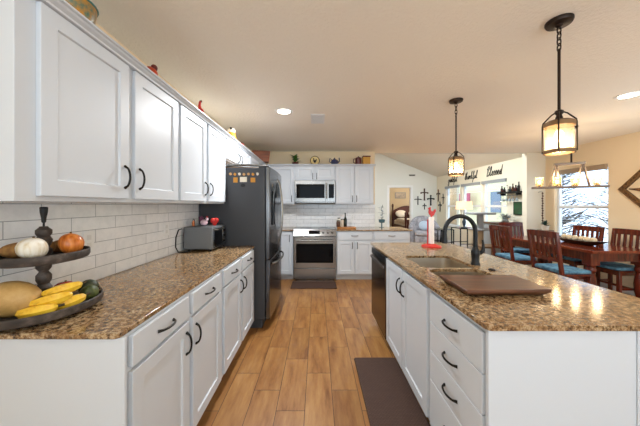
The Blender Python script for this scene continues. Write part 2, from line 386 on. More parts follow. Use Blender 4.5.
# ================================================================== cabinets
def pull(b, x, z, y=0, vert=True, L=.112):
    pts = []
    for i in range(11):
        u = i/10; s_ = (u-.5)*L; d = -.028*math.sin(PI*u)**.45 if 0 < u < 1 else 0
        pts.append((x, y+d, z+s_) if vert else (x+s_, y+d, z))
    rs = [.0075]+[.0052]*9+[.0075]
    return b.tube(pts, rs, 8)
def cabinet(name, label, loc, rz, w, depth, z0, z1, doors=(), drawers=(), kick=False, group=None, cat='cabinet', hollow=False):
    """front looks to local -y; doors/drawers start at y=0, carcass at y=.019"""
    r = thing(name, label, cat, loc, rz, group)
    b = MB()
    if hollow: b.box(0, w, .019, depth, z0, z0+.02).box(0, w, .019, .038, z0+.02, z1).box(0, w, depth-.02, depth, z0+.02, z1).box(0, .018, .038, depth-.02, z0+.02, z1).box(w-.018, w, .038, depth-.02, z0+.02, z1)
    else: b.box(0, w, .019, depth, z0, z1)
    if kick: b.box(0, w, .095, depth, 0, z0)
    b.build('body', WHITE, r, bevel=.0015)
    for (x0, x1, a, c, hx, hz) in doors:
        d = MB().shaker(x0, x1, a, c).build('door', WHITE, r, bevel=.0015, smooth=False)
        if hx is not None: pull(MB(), hx, hz).build('handle', BLACK, d)
    for (x0, x1, a, c) in drawers:
        d = MB().box(x0, x1, 0, .019, a, c).build('drawer', WHITE, r, bevel=.003, smooth=False)
        pull(MB(), (x0+x1)/2, (a+c)/2, vert=False, L=.115).build('handle', BLACK, d)
    return r
FX = -.672       # front plane of left base doors
G1, G2 = 'left base cabinets', 'left upper cabinets'
def base_pair(name, label, loc, rz, w, group=None, ztop=.878, zd=.765):
    e, c = .03, w/2
    return cabinet(name, label, loc, rz, w, .62, .1, .893,
        doors=[(e, c-.022, .125, zd-.018, c-.052, zd-.12), (c+.022, w-e, .125, zd-.018, c+.052, zd-.12)],
        drawers=[(e, c-.022, zd, ztop), (c+.022, w-e, zd, ztop)], kick=True, group=group)
base_pair('base_cabinet', 'white base cabinet with two drawers under the fruit stand end of the left counter', (FX, .90, 0), PI/2, .925, G1)
base_pair('base_cabinet', 'white base cabinet with two drawers beside the refrigerator, below the toaster oven', (FX, 1.826, 0), PI/2, .925, G1)
MB_l = MB(); MB_l.box(XL+.001, -.67, .886, .899, 0, .893); o = MB_l.build('end_panel', WHITE, None, bevel=.002); tag(o, 'flat white end panel closing the near end of left counter cabinets', 'panel')
# granite tops with rounded corner
def rounded(poly, rad, n=6):
    out = []; N = len(poly)
    for i, p in enumerate(poly):
        r = rad[i]; P = Vector(p)
        if r <= 0: out.append(tuple(p)); continue
        a = (Vector(poly[i-1])-P).normalized(); c = (Vector(poly[(i+1) % N])-P).normalized()
        ang = a.angle(c)/2; d = r/math.tan(ang); cen = P+(a+c).normalized()*(r/math.sin(ang))
        s0 = P+a*d-cen; s1 = P+c*d-cen; a0 = math.atan2(s0.y, s0.x); a1 = math.atan2(s1.y, s1.x); da = (a1-a0+PI) % (2*PI)-PI
        for k in range(n+1): out.append((cen.x+r*math.cos(a0+da*k/n), cen.y+r*math.sin(a0+da*k/n)))
    return out
o = MB().prism(rounded([(XL+.008, .875), (-.682, .875), (-.682, 2.775), (XL+.008, 2.775)], [0, .022, 0, 0]), .894, .914).build('granite_countertop', GRAN, bevel=.004)
tag(o, 'brown speckled granite countertop along the tiled left wall, holding the fruit stand', 'countertop')

# left uppers, doors front plane x=-.985
UX = -.985
def upper_pair(label, loc, rz, w, z0=1.37, z1=2.12, group=None, hz=.13, depth=.325, e=.02, g=.022):
    c = (e+w-.018)/2
    return cabinet('wall_cabinet', label, loc, rz, w, depth, z0, z1,
        doors=[(e, c-g, z0+.02, z1-.035, c-g-.032, z0+hz), (c+g, w-.018, z0+.02, z1-.035, c+g+.032, z0+hz)], group=group)
upper_pair('white wall cabinet with two tall doors above the fruit stand', (UX, .845, 0), PI/2, .985, group=G2, depth=.32, e=.065)
upper_pair('white wall cabinet with two doors above the toaster oven', (UX, 1.832, 0), PI/2, .93, group=G2, depth=.32)
upper_pair('short white wall cabinet above the refrigerator', (UX, 2.763, 0), PI/2, .95, z0=1.85, group=G2, hz=.085, depth=.32)
cabinet('wall_cabinet', 'white corner wall cabinet beyond the refrigerator', (UX, 3.714, 0), PI/2, 1.08, .32, 1.37, 2.12, doors=[(.05, .6, 1.39, 2.085, .1, 1.5)], group=G2)
# crown along the tops
def crown(pts_in, name, label):
    pass
prof = [(0, 2.088), (-.010, 2.090), (-.012, 2.097), (-.026, 2.106), (-.030, 2.113), (-.042, 2.115), (-.042, 2.123), (.0188, 2.123), (.0188, 2.088)]
prof = [(-a, z) for a, z in prof]      # outwards positive
Mx = Matrix(((1, 0, 0, 0), (0, 0, 1, 0), (0, 1, 0, 0), (0, 0, 0, 1)))
o = MB().prism([(UX+a, z) for a, z in prof], .845-.04, 4.79, M=Mx).build('crown_moulding', WHITE, smooth=False)
tag(o, 'long white crown moulding capping the wall cabinets of the left wall', 'moulding')
My = Matrix(((0, 0, 1, 0), (1, 0, 0, 0), (0, 1, 0, 0), (0, 0, 0, 1)))
o = MB().prism([(4.80-a, z) for a, z in prof], -.94, 1.10, M=My).build('crown_moulding', WHITE, smooth=False)
tag(o, 'white crown moulding capping the wall cabinets above the microwave', 'moulding')

# back wall uppers, front plane y=4.80
UYB = 4.80
cabinet('wall_cabinet', 'narrow white wall cabinet between the refrigerator corner and the microwave', (-.93, UYB, 0), 0, .505, .35, 1.37, 2.12, doors=[(.02, .49, 1.39, 2.085, .455, 1.475)], group='back wall cabinets')
cabinet('wall_cabinet', 'short white wall cabinet directly above the microwave', (-.424, UYB, 0), 0, .763, .35, 1.822, 2.12, doors=[(.015, .376, 1.835, 2.085, .345, 1.90), (.387, .748, 1.835, 2.085, .418, 1.90)], group='back wall cabinets')
cabinet('wall_cabinet', 'white two door wall cabinet on the far side of the microwave, at the wall end', (.34, UYB, 0), 0, .73, .35, 1.37, 2.12, doors=[(.015, .358, 1.39, 2.085, .325, 1.475), (.372, .715, 1.39, 2.085, .405, 1.475)], group='back wall cabinets')
# back wall base
BY = 4.56
cabinet('base_cabinet', 'narrow white base cabinet wedged beside the range on the refrigerator side', (-.93, BY, 0), 0, .50, .6, .1, .893, doors=[(.15, .48, .125, .87, .44, .76)], kick=True, group='back base cabinets')
cabinet('base_cabinet', 'white base cabinet with one wide drawer over two doors beside the range', (.345, BY, 0), 0, .66, .6, .1, .893, doors=[(.02, .322, .125, .715, .285, .63), (.338, .64, .125, .715, .375, .63)], drawers=[(.02, .64, .735, .875)], kick=True, group='back base cabinets')
cabinet('base_cabinet', 'white base cabinet at the open end of the back counter, near the living room', (1.008, BY, 0), 0, .66, .6, .1, .893, doors=[(.02, .322, .125, .715, .285, .63), (.338, .64, .125, .715, .375, .63)], drawers=[(.02, .64, .735, .875)], kick=True, group='back base cabinets')
o = MB().prism([(.345, 4.535), (1.70, 4.535), (1.70, 5.20), (1.17, 5.20), (1.17, YB-.008), (.345, YB-.008)], .894, .914).build('granite_countertop', GRAN, bevel=.004)
tag(o, 'granite countertop of the back wall running from the range to its open end', 'countertop')
o = MB().box(XL+.008, -.43, 4.535, YB-.008, .894, .914).build('granite_countertop', GRAN, bevel=.004)
tag(o, 'short granite countertop in the corner between refrigerator and range', 'countertop')
MB_c = MB().box(XL+.001, -.931, 4.16, 5.16, .0, .893); tag(MB_c.build('base_cabinet', WHITE), 'plain white corner base cabinet hidden beyond the refrigerator', 'cabinet', 'back base cabinets')

# ================================================================== refrigerator
fr = thing('refrigerator', 'tall dark stainless french door refrigerator with freezer drawer', 'refrigerator', (-.50, 2.79, 0), PI/2)
# local x -> +Y, local y -> -X ; front at y=0
b = MB(); b.box(0, .91, .068, .79, .10, 1.765); b.box(.02, .89, .10, .79, .0, .10); b.build('body', FRSIDE, fr, bevel=.006)
def frdoor(x0, x1, z0, z1, name):
    b = MB(); n = 10; poly = [(x0, .06)]
    for i in range(n+1):
        u = i/n; x = x0+(x1-x0)*u; xx = x/.91*2-1; poly.append((x, .018*xx*xx))
    poly.append((x1, .06)); b.prism(poly, z0, z1); return b.build(name, DKSTEEL, fr, bevel=.005)
dl = frdoor(.0, .452, .765, 1.775, 'door'); dr = frdoor(.458, .91, .765, 1.775, 'door'); dz_ = frdoor(.0, .91, .105, .752, 'freezer_drawer')
def bow(p0, p1, out, r, n=12, z_axis=True):
    pts = []
    for i in range(n+1):
        u = i/n; q = Vector(p0).lerp(Vector(p1), u); q.y -= out*math.sin(PI*u)**.6 if 0 < u < 1 else 0; pts.append(q)
    return MB().tube(pts, r, 10)
bow((.425, .006, .85), (.425, .006, 1.68), .062, .011).build('handle', STEEL, dl)
bow((.485, .006, .85), (.485, .006, 1.68), .062, .011).build('handle', STEEL, dr)
bow((.08, .008, .70), (.83, .008, .70), .065, .012).build('handle', STEEL, dz_)
b = MB(); b.box(.10, .33, -.001, .012, 1.13, 1.52); dp = b.build('water_dispenser', BGLASS, dl, bevel=.004)
MB().box(.43, .48, .02, .07, 1.775, 1.79).build('hinge_cover', FRSIDE, fr)
MB().box(.0, .08, .03, .14, 1.765, 1.79).build('hinge_cover', FRSIDE, fr, bevel=.005)
# magnets on the fridge side (plane Y=2.79)
MAGW = [mat('magnet_tan', '#c79a62', .6), mat('magnet_cream', '#e0d5c0', .6), mat('magnet_amber', '#c98a2a', .6), mat('magnet_black', '#151515', .5), mat('magnet_brown', '#8d5d35', .6)]
def magnet(px, py, w, h, m, label, shape=0):
    k = 2.786/255; x = (px-317)*k; z = 1.357-(py-205)*k; b = MB(); Mf = Matrix(((1, 0, 0, x), (0, 0, 1, 2.788), (0, 1, 0, z), (0, 0, 0, 1)))
    if shape: b.prism([(w/2*math.cos(a*PI/4+.39)*random.uniform(.8, 1.05), h/2*math.sin(a*PI/4+.39)*random.uniform(.8, 1.05)) for a in range(8)], -.008, 0, M=Mf)
    else: b.box(-w/2, w/2, -h/2, h/2, -.008, 0, M=Mf)
    tag(b.build('magnet', m, smooth=False), label, 'magnet', 'magnets on the refrigerator side')
pos = ['first', 'second', 'third', 'fourth', 'fifth', 'sixth', 'seventh']
for i in range(7):
    magnet(230.5+4.5*i, 174+.3*(i % 2), .032, .034, MAGW[(i*2+(i > 3)) % 3], pos[i]+' small tan magnet from the wall in the row near refrigerator top', 1)
magnet(235.5, 180, .045, .055, MAGW[2], 'amber square magnet under the row of small magnets, wall side')
magnet(243.5, 179.5, .075, .055, MAGW[1], 'white rectangular card magnet in the middle of refrigerator side')
magnet(253, 180, .05, .05, MAGW[2], 'golden magnet close to the refrigerator front')
magnet(243, 185.5, .055, .042, MAGW[3], 'small black magnet below the white card magnet', 1)
# tray on the fridge
tr = thing('serving_tray', 'wooden and metal tray lying on top of the refrigerator', 'tray', (-.93, 3.0, 1.766), .15)
MB().prism(rounded([(-.30, -.16), (.33, -.16), (.33, .16), (-.30, .16)], [.05]*4), 0, .018).build('base', RUSTIC, tr, bevel=.004)
b = MB(); pts = [(x, y, .035) for x, y in rounded([(-.31, -.17), (.34, -.17), (.34, .17), (-.31, .17)], [.06]*4)]; b.tube(pts, .012, 8, close=True); b.build('rim', STEEL, tr)

# ================================================================== range
rg = thing('range', 'stainless steel slide-in range with black oven window and front knobs', 'range', (-.419, 4.50, 0), 0)
b = MB(); b.box(0, .756, .03, .66, .04, .905); b.box(.03, .73, .08, .6, 0, .04); b.build('body', STEEL, rg, bevel=.003)
MB().box(-.001, .757, .06, .665, .905, .918).build('cooktop', BGLASS, rg, bevel=.003)
b = MB(); b.prism([(.0, .80), (-.012, .812), (.05, .925), (.09, .925), (.09, .80)], 0, .756, M=My); pn = b.build('control_panel', STEEL, rg, bevel=.002)
b = MB(); b.box(.26, .47, -.002, .004, .845, .90, M=Matrix.Translation((0, .022, -.01)) @ Matrix.Rotation(-.0, 4, 'X')); 
Mp = TR(0, .018, .872) @ Matrix.Rotation(-math.atan2(.062, .113), 4, 'X')
b = MB(); b.box(.27, .47, -.006, .004, -.03, .03, M=Mp); b.build('display', BGLASS, pn)
for x in (.07, .15, .23, .53, .61, .69):
    MB().lathe([(.021, 0), (.021, .006), (.017, .008), (.015, .03), (.012, .033)], M=Mp @ TR(x, 0, 0) @ Matrix.Rotation(PI/2, 4, 'X')).build('knob', STEEL, pn)
b = MB().box(.004, .752, 0, .03, .245, .79); od = b.build('oven_door', STEEL, rg, bevel=.004)
MB().box(.05, .706, -.004, .002, .335, .675).build('oven_window', BGLASS, od, bevel=.002)
b = MB(); b.tube([(.05, -.05, .735), (.706, -.05, .735)], .012, 12); b.tube([(.07, -.05, .735), (.07, 0, .735)], .008); b.tube([(.686, -.05, .735), (.686, 0, .735)], .008); b.build('handle', STEEL, od)
MB().box(.004, .752, 0, .03, .05, .235).build('drawer', STEEL, rg, bevel=.004)
for (x, y, r) in ((.2, .23, .09), (.55, .23, .11), (.2, .48, .1), (.55, .48, .08)):
    MB().tube([(x+r*math.cos(a*PI/12), y+r*math.sin(a*PI/12), .9185) for a in range(24)], .001, 4, close=True).build('burner', mat('burner_ring', '#4a4a4a', .4), rg)
# microwave
mw = thing('microwave', 'stainless over-the-range microwave with black glass door', 'microwave', (-.419, 4.74, 1.40), 0)
MB().box(0, .756, .03, .41, 0, .42).build('body', STEEL, mw, bevel=.003)
b = MB().box(0, .575, 0, .03, .02, .415); d = b.build('door', STEEL, mw, bevel=.003)
MB().box(.035, .56, -.004, .002, .085, .345).build('door_window', BGLASS, d, bevel=.002)
b = MB(); b.tube([(.60, -.04, .07), (.60, -.04, .37)], .012, 10); b.tube([(.60, -.04, .09), (.60, 0, .09)], .007).tube([(.60, -.04, .35), (.60, 0, .35)], .007); b.build('handle', STEEL, mw)
c = MB().box(.577, .756, 0, .03, .02, .415).build('control_panel', STEEL, mw, bevel=.003)
MB().box(.635, .735, -.003, .002, .085, .345).build('keypad', BGLASS, c)
MB().box(.0, .756, .0, .4, -.022, 0).build('vent_grille', KICK, mw)

# ================================================================== island
IX = .637
def ibase(name, label, y1, w, doors=(), drawers=(), hollow=False):
    return cabinet(name, label, (IX, y1, 0), -PI/2, w, .60, .1, .893, doors, drawers, True, 'island cabinets', hollow=hollow)
ibase('base_cabinet', 'white island cabinet with four stacked drawers at the near end', 1.463, .493,
      drawers=[(.02, .478, .705, .862), (.02, .478, .545, .70), (.02, .478, .385, .54), (.02, .478, .12, .38)])
ibase('base_cabinet', 'white island cabinet with two tall doors under the sink', 2.365, .90,
      doors=[(.02, .442, .12, .868, .405, .74), (.458, .88, .12, .868, .495, .74)], hollow=True)
dw = thing('dishwasher', 'dark stainless dishwasher at the far end of the island', 'dishwasher', (IX, 2.985, 0), -PI/2)
MB().box(.0, .61, .03, .6, .1, .885).build('body', KICK, dw)
d = MB().box(.004, .606, 0, .03, .1, .79).build('door', DWASH, dw, bevel=.004)
MB().box(.004, .606, -.0, .03, .80, .872).build('control_panel', DKSTEEL, dw, bevel=.004)
MB().box(.02, .59, -.018, .0, .755, .785).build('handle', STEEL, d, bevel=.006)
MB().box(.0, .61, .09, .5, 0, .1).build('toe_kick', KICK, dw)
b = MB(); b.box(1.241, 1.262, .968, 2.985, 0, .893); b.box(IX+.002, 1.241, .95, .968, 0, .893); b.box(1.19, 1.262, .944, .95, 0, .893)
tag(b.build('island_back_panel', WHITE, bevel=.002), 'large flat white panel facing the near end of the island', 'panel')
# countertop with sink cutouts
def slab_with_holes(outer, holes, z0, z1):
    b = MB()
    for z, flip in ((z0, True), (z1, False)):
        edges = []
        for loop in [outer]+holes:
            vs = [b.bm.verts.new((x, y, z)) for x, y in loop]
            edges += [b.bm.edges.new((vs[i], vs[(i+1) % len(vs)])) for i in range(len(vs))]
        bmesh.ops.triangle_fill(b.bm, use_beauty=True, edges=edges)
    b.bm.verts.ensure_lookup_table(); n = sum(len(l) for l in [outer]+holes); k = 0
    for loop in [outer]+holes:
        L = len(loop)
        for i in range(L):
            a, c = k+i, k+(i+1) % L
            b.bm.faces.new([b.bm.verts[a], b.bm.verts[c], b.bm.verts[n+c], b.bm.verts[n+a]])
        k += L
    return b
S1 = rounded([(.755, 1.80), (1.145, 1.80), (1.145, 2.23), (.755, 2.23)], [.07]*4)
S2 = rounded([(.755, 1.50), (1.12, 1.50), (1.12, 1.765), (.755, 1.765)], [.07]*4)
outer = rounded([(.625, .935), (1.535, .935), (1.535, 3.01), (.625, 3.01)], [.022, .05, .03, .03])
o = slab_with_holes(outer, [S1, S2], .894, .914).build('granite_countertop', GRAN, bevel=.004)
tag(o, 'brown and gold granite countertop of the island, cut out for the sink', 'countertop')
sk = thing('sink', 'double bowl stainless undermount sink in the island', 'sink', (0, 0, 0))
def bowl(loop, z, dp):
    b = MB(); cx = sum(p[0] for p in loop)/len(loop); cy = sum(p[1] for p in loop)/len(loop)
    levels = [(1.0, z), (.985, z-dp*.75), (.93, z-dp*.95), (.80, z-dp)]
    rings = [[b.bm.verts.new((cx+(x-cx)*s, cy+(y-cy)*s, zz)) for x, y in loop] for s, zz in levels]
    out = [[b.bm.verts.new((cx+(x-cx)*s, cy+(y-cy)*s, zz)) for x, y in loop] for s, zz in ((.82, z-dp-.004), (1.01, z-dp*.8), (1.012, z))]
    rings = rings+[]; n = len(loop)
    for A, B in zip(rings, rings[1:]): 
        for k in range(n): b.bm.faces.new([A[k], A[(k+1) % n], B[(k+1) % n], B[k]])
    b.bm.faces.new(rings[-1])
    for A, B in zip(out, out[1:]):
        for k in range(n): b.bm.faces.new([A[k], A[(k+1) % n], B[(k+1) % n], B[k]])
    b.bm.faces.new(out[0]); A, B = out[-1], rings[0]
    for k in range(n): b.bm.faces.new([A[k], A[(k+1) % n], B[(k+1) % n], B[k]])
    return b
for L, dp in ((S1, .2), (S2, .17)):
    bo = bowl(L, .8935, dp).build('bowl', SINKS, sk)
    cx = sum(p[0] for p in L)/len(L); cy = sum(p[1] for p in L)/len(L)
    MB().lathe([(.045, 0), (.045, .003), (.03, .004), (.025, .001)], (cx, cy, .8935-dp)).build('drain', STEEL, bo)
# faucet
fc = thing('faucet', 'tall matte black gooseneck faucet behind the island sink', 'faucet', (1.18, 1.90, .914))
MB().lathe([(.032, 0), (.032, .008), (.026, .02), (.026, .06), (.029, .075), (.029, .10), (.022, .115), (.017, .13)]).build('base', BLACKM, fc)
pts = [(0, 0, .12), (0, 0, .245)]
for i in range(1, 15):
    a = PI*i/14; pts.append((-.115+.115*math.cos(a), -.005*i/14, .245+.115*math.sin(a)))
pts.append((-.232, -.006, .225))
MB().tube(pts, .0155, 12).build('spout', BLACKM, fc)
MB().lathe([(.016, .03), (.0165, 0), (.019, -.04), (.021, -.062), (.017, -.066)], (-.2325, -.006, .225)).build('spray_head', BLACKM, fc)
MB().tube([(.0, 0, .085), (.035, -.01, .088), (.05, -.012, .105), (.052, -.012, .15), (.045, -.012, .185)], [.014, .014, .013, .008, .006], 10).build('lever', BLACKM, fc)
o = MB().lathe([(.022, 0), (.022, .006), (.014, .01), (.006, .011)], (1.19, 1.735, .914)).build('sink_button', BLACKM); tag(o, 'small round black button on the granite beside the island faucet', 'button')
# cutting board
b = MB(); A = [(.745, 1.25), (1.11, 1.25), (1.12, 1.47), (.735, 1.475)]; B = [(.715, 1.212), (1.135, 1.232), (1.14, 1.483), (.712, 1.485)]
lv = [[b.bm.verts.new((x, y, z)) for x, y in P] for P, z in ((A, .9145), (B, .935), (B, .951))]
b.bm.faces.new(lv[0][::-1]); b.bm.faces.new(lv[2])
for P, Q in zip(lv, lv[1:]):
    for k in range(4): b.bm.faces.new([P[k], P[(k+1) % 4], Q[(k+1) % 4], Q[k]])
tag(b.build('cutting_board', WALNUT, bevel=.004), 'thick walnut cutting board lying on the island granite next to the sink', 'cutting board')
# paper towel holder
RED = mat('red_enamel', '#c4261f', .35)
th = thing('paper_towel_holder', 'red rooster paper towel holder with a thin white roll on the island', 'paper towel holder', (1.21, 2.70, .914))
MB().lathe([(.098, 0), (.10, .008), (.095, .016), (.07, .022), (.05, .03), (.03, .034)]).build('base', RED, th)
MB().tube([(0, 0, .03), (0, 0, .335)], .008, 10).build('pole', RED, th)
MB().tube([(-.038, 0, .02), (-.038, 0, .29)], .006, 8).build('tear_bar', RED, th)
MB().lathe([(.010, 0), (.027, 0), (.028, .004), (.028, .276), (.027, .28), (.010, .28)], (0, 0, .036)).build('paper_roll', mat('paper_white', '#efe9e4', .9), th)
Mr = TR(0, .008, .325) @ Matrix.Rotation(PI/2, 4, 'X')
rooster = [(-.004, 0), (.012, 0), (.03, .012), (.036, .03), (.05, .055), (.044, .075), (.03, .07), (.024, .052), (.006, .05), (-.004, .06), (-.008, .078), (-.004, .09), (-.014, .098), (-.024, .09), (-.038, .078), (-.026, .072), (-.03, .04), (-.02, .015)]
MB().prism(rooster, 0, .016, M=Mr).build('rooster', RED, th, bevel=.004)

# ================================================================== mats
o = MB().prism(rounded([(.325, 1.27), (.69, 1.27), (.69, 2.25), (.325, 2.25)], [.02]*4), .0005, .013).build('floor_mat', MAT, bevel=.004); tag(o, 'brown textured anti-fatigue mat along the sink side of the island', 'mat')
o = MB().prism(rounded([(-.43, 4.12), (.325, 4.12), (.325, 4.49), (-.43, 4.49)], [.015]*4), .0005, .013).build('floor_mat', MAT, bevel=.004); tag(o, 'small brown mat on the floor in front of the range', 'mat')

# ================================================================== pendants and lamps
BULB = emis('warm_bulb', '#ffd591', 9)
SEEDY = glassy('seeded_glass', '#fff3dc', .72, .12, '#fff0cc')
BRZ = mat('aged_bronze', '#2c2018', .4, .7); BRASSY = mat('antique_wood_band', '#7a5a35', .5, .3)
def pendant(label, x, y):
    r = thing('pendant_light', label, 'pendant light', (x, y, H), 0, 'island pendants')
    MB().lathe([(.005, -.04), (.016, -.034), (.02, -.026), (.060, -.022), (.065, -.012), (.065, -.0005)]).build('canopy', BRZ, r)
    b = MB()
    for i in range(4):
        z = -.045-.034*i; a = (i % 2)*PI/2
        b.tube([(math.cos(a)*.011*math.cos(q*PI/6), math.sin(a)*.011*math.cos(q*PI/6), z-.01+.024*math.sin(q*PI/6)) for q in range(12)], .0035, 6, close=True)
    b.build('chain', BRZ, r)
    MB().tube([(0, 0, -.165), (0, 0, -.525)], .0075, 8).build('rod', BRZ, r)
    MB().lathe([(.012, -.525), (.02, -.53), (.02, -.545), (.012, -.555), (.018, -.57), (.018, -.59), (.026, -.598), (.026, -.615)][::-1]).build('socket', BRZ, r)
    for k in range(4):
        a = PI/4+k*PI/2; c, s_ = math.cos(a), math.sin(a)
        MB().tube([(.012*c, .012*s_, -.535), (.035*c, .035*s_, -.55), (.071*c, .071*s_, -.592), (.074*c, .074*s_, -.61), (.074*c, .074*s_, -.772)], .0042, 6).build('arm', BRZ, r)
    b = MB(); b.lathe([(.067, -.622), (.072, -.622), (.072, -.598), (.050, -.586), (.03, -.582), (.028, -.586), (.048, -.592), (.067, -.604)], n=28); b.build('top_band', BRASSY, r)
    b = MB(); n = 28
    for k in range(n):
        a0, a1 = 2*PI*k/n, 2*PI*(k+1)/n
        b.prism([(.065*math.cos(a0), .065*math.sin(a0)), (.072*math.cos(a0), .072*math.sin(a0)), (.072*math.cos(a1), .072*math.sin(a1)), (.065*math.cos(a1), .065*math.sin(a1))], -.780, -.76)
    bmesh.ops.remove_doubles(b.bm, verts=b.bm.verts, dist=1e-5); b.build('bottom_band', BRASSY, r)
    b = MB(); rr = [[b.bm.verts.new((.064*math.cos(2*PI*k/n), .064*math.sin(2*PI*k/n), z)) for k in range(n)] for z in (-.622, -.765)]
    for k in range(n): b.bm.faces.new([rr[0][k], rr[0][(k+1) % n], rr[1][(k+1) % n], rr[1][k]])
    b.build('glass_shade', SEEDY, r)
    MB().ball((0, 0, -.675), .022, .022, .036, 14).build('bulb', BULB, r)
    l = bpy.data.lights.new('pendant_glow', 'POINT'); l.energy = 3; l.color = (1, .82, .58); l.shadow_soft_size = .04
    lo = bpy.data.objects.new('pendant_glow', l); COL.objects.link(lo); lo.parent = r; lo.location = (0, 0, -.735)
    return r
pendant('bronze caged glass pendant over the near end of the island', 1.424, 1.50)
pendant('bronze caged glass pendant over the sink end of the island', 1.434, 2.63)
CANM = emis('recessed_lamp', '#fff1dc', 9)
names = ['recessed ceiling light above the aisle between the refrigerator and island', 'recessed ceiling light over the dining side', 'added unseen ceiling light above the left counter behind the camera', 'added unseen ceiling light near the rear window', 'added unseen ceiling light behind the near island end', 'added unseen ceiling light behind the dining table', 'added unseen ceiling light in the middle of the rear room']
for (x, y), nm, cw in zip(CANS, names, CANW):
    r = thing('recessed_light', nm, 'ceiling light', (x, y, H), 0, 'recessed ceiling lights')
    MB().lathe([(.075, -.001), (.075, -.006), (.098, -.006), (.10, -.001)], n=32).build('trim_ring', WHITE_T, r)
    MB().lathe([(.073, -.008), (.073, -.002)], n=32).build('lens', CANM, r)
    a = area('can_glow', (0, 0, -.02), (0, 0, 0), .13, .13, cw, (.94, .97, 1), 'DISK'); a.parent = r
for r in VL: MB().lathe([(.09, -.03), (.11, -.03), (.11, -.0), (.09, 0)], n=24).build('trim_ring', WHITE_T, r); MB().lathe([(.09, -.025), (.09, -.01)], n=24).build('lens', CANM, r)
# ceiling vent
v = thing('ceiling_vent', 'small square white air vent in the kitchen ceiling', 'vent', (.01, 3.2, H))
b = MB(); b.box(-.085, .085, -.17, -.145, -.008, -.0005).box(-.085, .085, .145, .17, -.008, -.0005).box(-.085, -.065, -.145, .145, -.008, -.0005).box(.065, .085, -.145, .145, -.008, -.0005); b.build('frame', WHITE_T, v)
b = MB()
for i in range(9): b.box(-.065, .065, -.14+i*.032, -.125+i*.032, -.007, -.001)
b.build('louvre', WHITE_T, v); MB().box(-.065, .065, -.145, .145, -.001, -.0005).build('duct', KICK, v)

# ================================================================== two-tier fruit stand
CT = .914
fs = thing('tiered_tray', 'two-tier oval wooden fruit stand with turned post on the left counter', 'fruit stand', (-1.125, 1.05, CT))
def tier(z, r, sx, sy, name):
    b = MB(); b.lathe([(r*.90, 0), (r*.97, .004), (r, .014), (r*1.0, .034), (r*.985, .037), (r*.96, .034), (r*.95, .014), (r*.90, .012)], (0, 0, z), 40, sx, sy)
    return b.build(name, GREYWOOD, fs)
tier(.012, .18, 1.0, 1.12, 'lower_tray'); tier(.215, .135, 1.0, 1.15, 'upper_tray')
for x, y in ((-.09, -.1), (.1, -.09), (-.09, .1), (.1, .1)): MB().lathe([(.014, 0), (.018, .006), (.012, .013)], (x, y, 0)).build('foot', GREYWOOD, fs)
turn = [(.018, 0), (.024, .01), (.024, .03), (.015, .04), (.024, .055), (.026, .075), (.017, .09), (.024, .105), (.024, .125), (.014, .14), (.024, .155), (.024, .172), (.018, .18)]
MB().lathe(turn, (0, 0, .03)).build('post', GREYWOOD, fs)
MB().lathe([(.02, 0), (.026, .01), (.026, .025), (.017, .035), (.024, .05), (.027, .065), (.019, .08), (.025, .09), (.025, .105), (.015, .115), (.012, .12)], (0, 0, .235)).build('post', GREYWOOD, fs)
MB().lathe([(.0035, 0), (.0035, .016), (.007, .02), (.008, .036), (.012, .06), (.013, .078), (.011, .082)], (0, 0, .353)).build('finial', BLACKM, fs)
def fruit(name, label, cat, loc, rx, ry, rz, m, rot=0, fn=None, stem=None, group=None, tilt=0):
    r = thing(name, label, cat, loc, rot, group)
    MB().ball((0, 0, 0), rx, ry, rz, 20, fn=fn, M=Matrix.Rotation(tilt, 4, 'Y')).build('flesh', m, r)
    if stem: MB().tube([Vector(stem[0]), Vector(stem[1])], [.003, .004], 6).build('stem', stem[2], r)
    return r
CX, CY = -1.125, 1.05; ZL = CT+.024; ZU = CT+.227
m = mat('melon_skin', '#c2a262', .55); t = NT(m); v = t.coord(); t.color(t.ramp(t.noise(v, 14, 6, .7), [(.3, '#9c773c'), (.55, '#b89256'), (.8, '#c9a86c')])); t.bump(t.noise(v, 160, 3, .7), .35, .002)
STEMM = mat('dry_stem', '#5e4a2a', .8)
fruit('melon', 'large tan netted melon lying on the lower tray of the fruit stand', 'melon', (CX-.022, CY-.094, ZL+.067), .098, .060, .066, m, .05, stem=((.096, 0, 0), (.112, 0, .004), STEMM))
POT = speck('potato_skin', '#7c5226', '#a87a3e', 30, .8)
fruit('potato', 'brown potato at the wall end of the upper tray', 'potato', (CX-.078, CY-.03, ZU+.034), .045, .033, .032, POT, .5, lambda d: 1+.08*d.x*d.y+.05*math.sin(4*d.x))
fruit('potato', 'smaller brown potato next to the white onion', 'potato', (CX-.03, CY+.035, ZU+.036), .038, .03, .031, POT, -.3, lambda d: 1+.09*d.x*d.z)
fruit('potato', 'potato leaning at the rim behind the biggest potato', 'potato', (CX-.04, CY+.1, ZU+.03), .034, .027, .027, POT, .2, lambda d: 1+.06*math.sin(5*d.y))
def onion(d): return 1+.12*max(0, d.z)**6-.1*max(0, -d.z)**4
m = mat('white_onion_skin', '#e3dbca', .42); t = NT(m); t.color(t.ramp(t.noise(t.coord((20, 20, 3)), 2.5, 4), [(.35, '#cbb78f'), (.5, '#e5dccb'), (.7, '#f0ebe0')]))
fruit('onion', 'round white onion on the upper tray', 'onion', (CX+.022, CY-.062, ZU+.046), .046, .046, .040, m, 0, onion, ((0, 0, .034), (.006, 0, .047), STEMM), tilt=.8)
m = mat('yellow_onion_skin', '#b5651f', .3); t = NT(m); t.color(t.ramp(t.noise(t.coord((30, 30, 2.5)), 2.2, 4), [(.3, '#8e3f10'), (.5, '#c06a24'), (.75, '#d98c45')]))
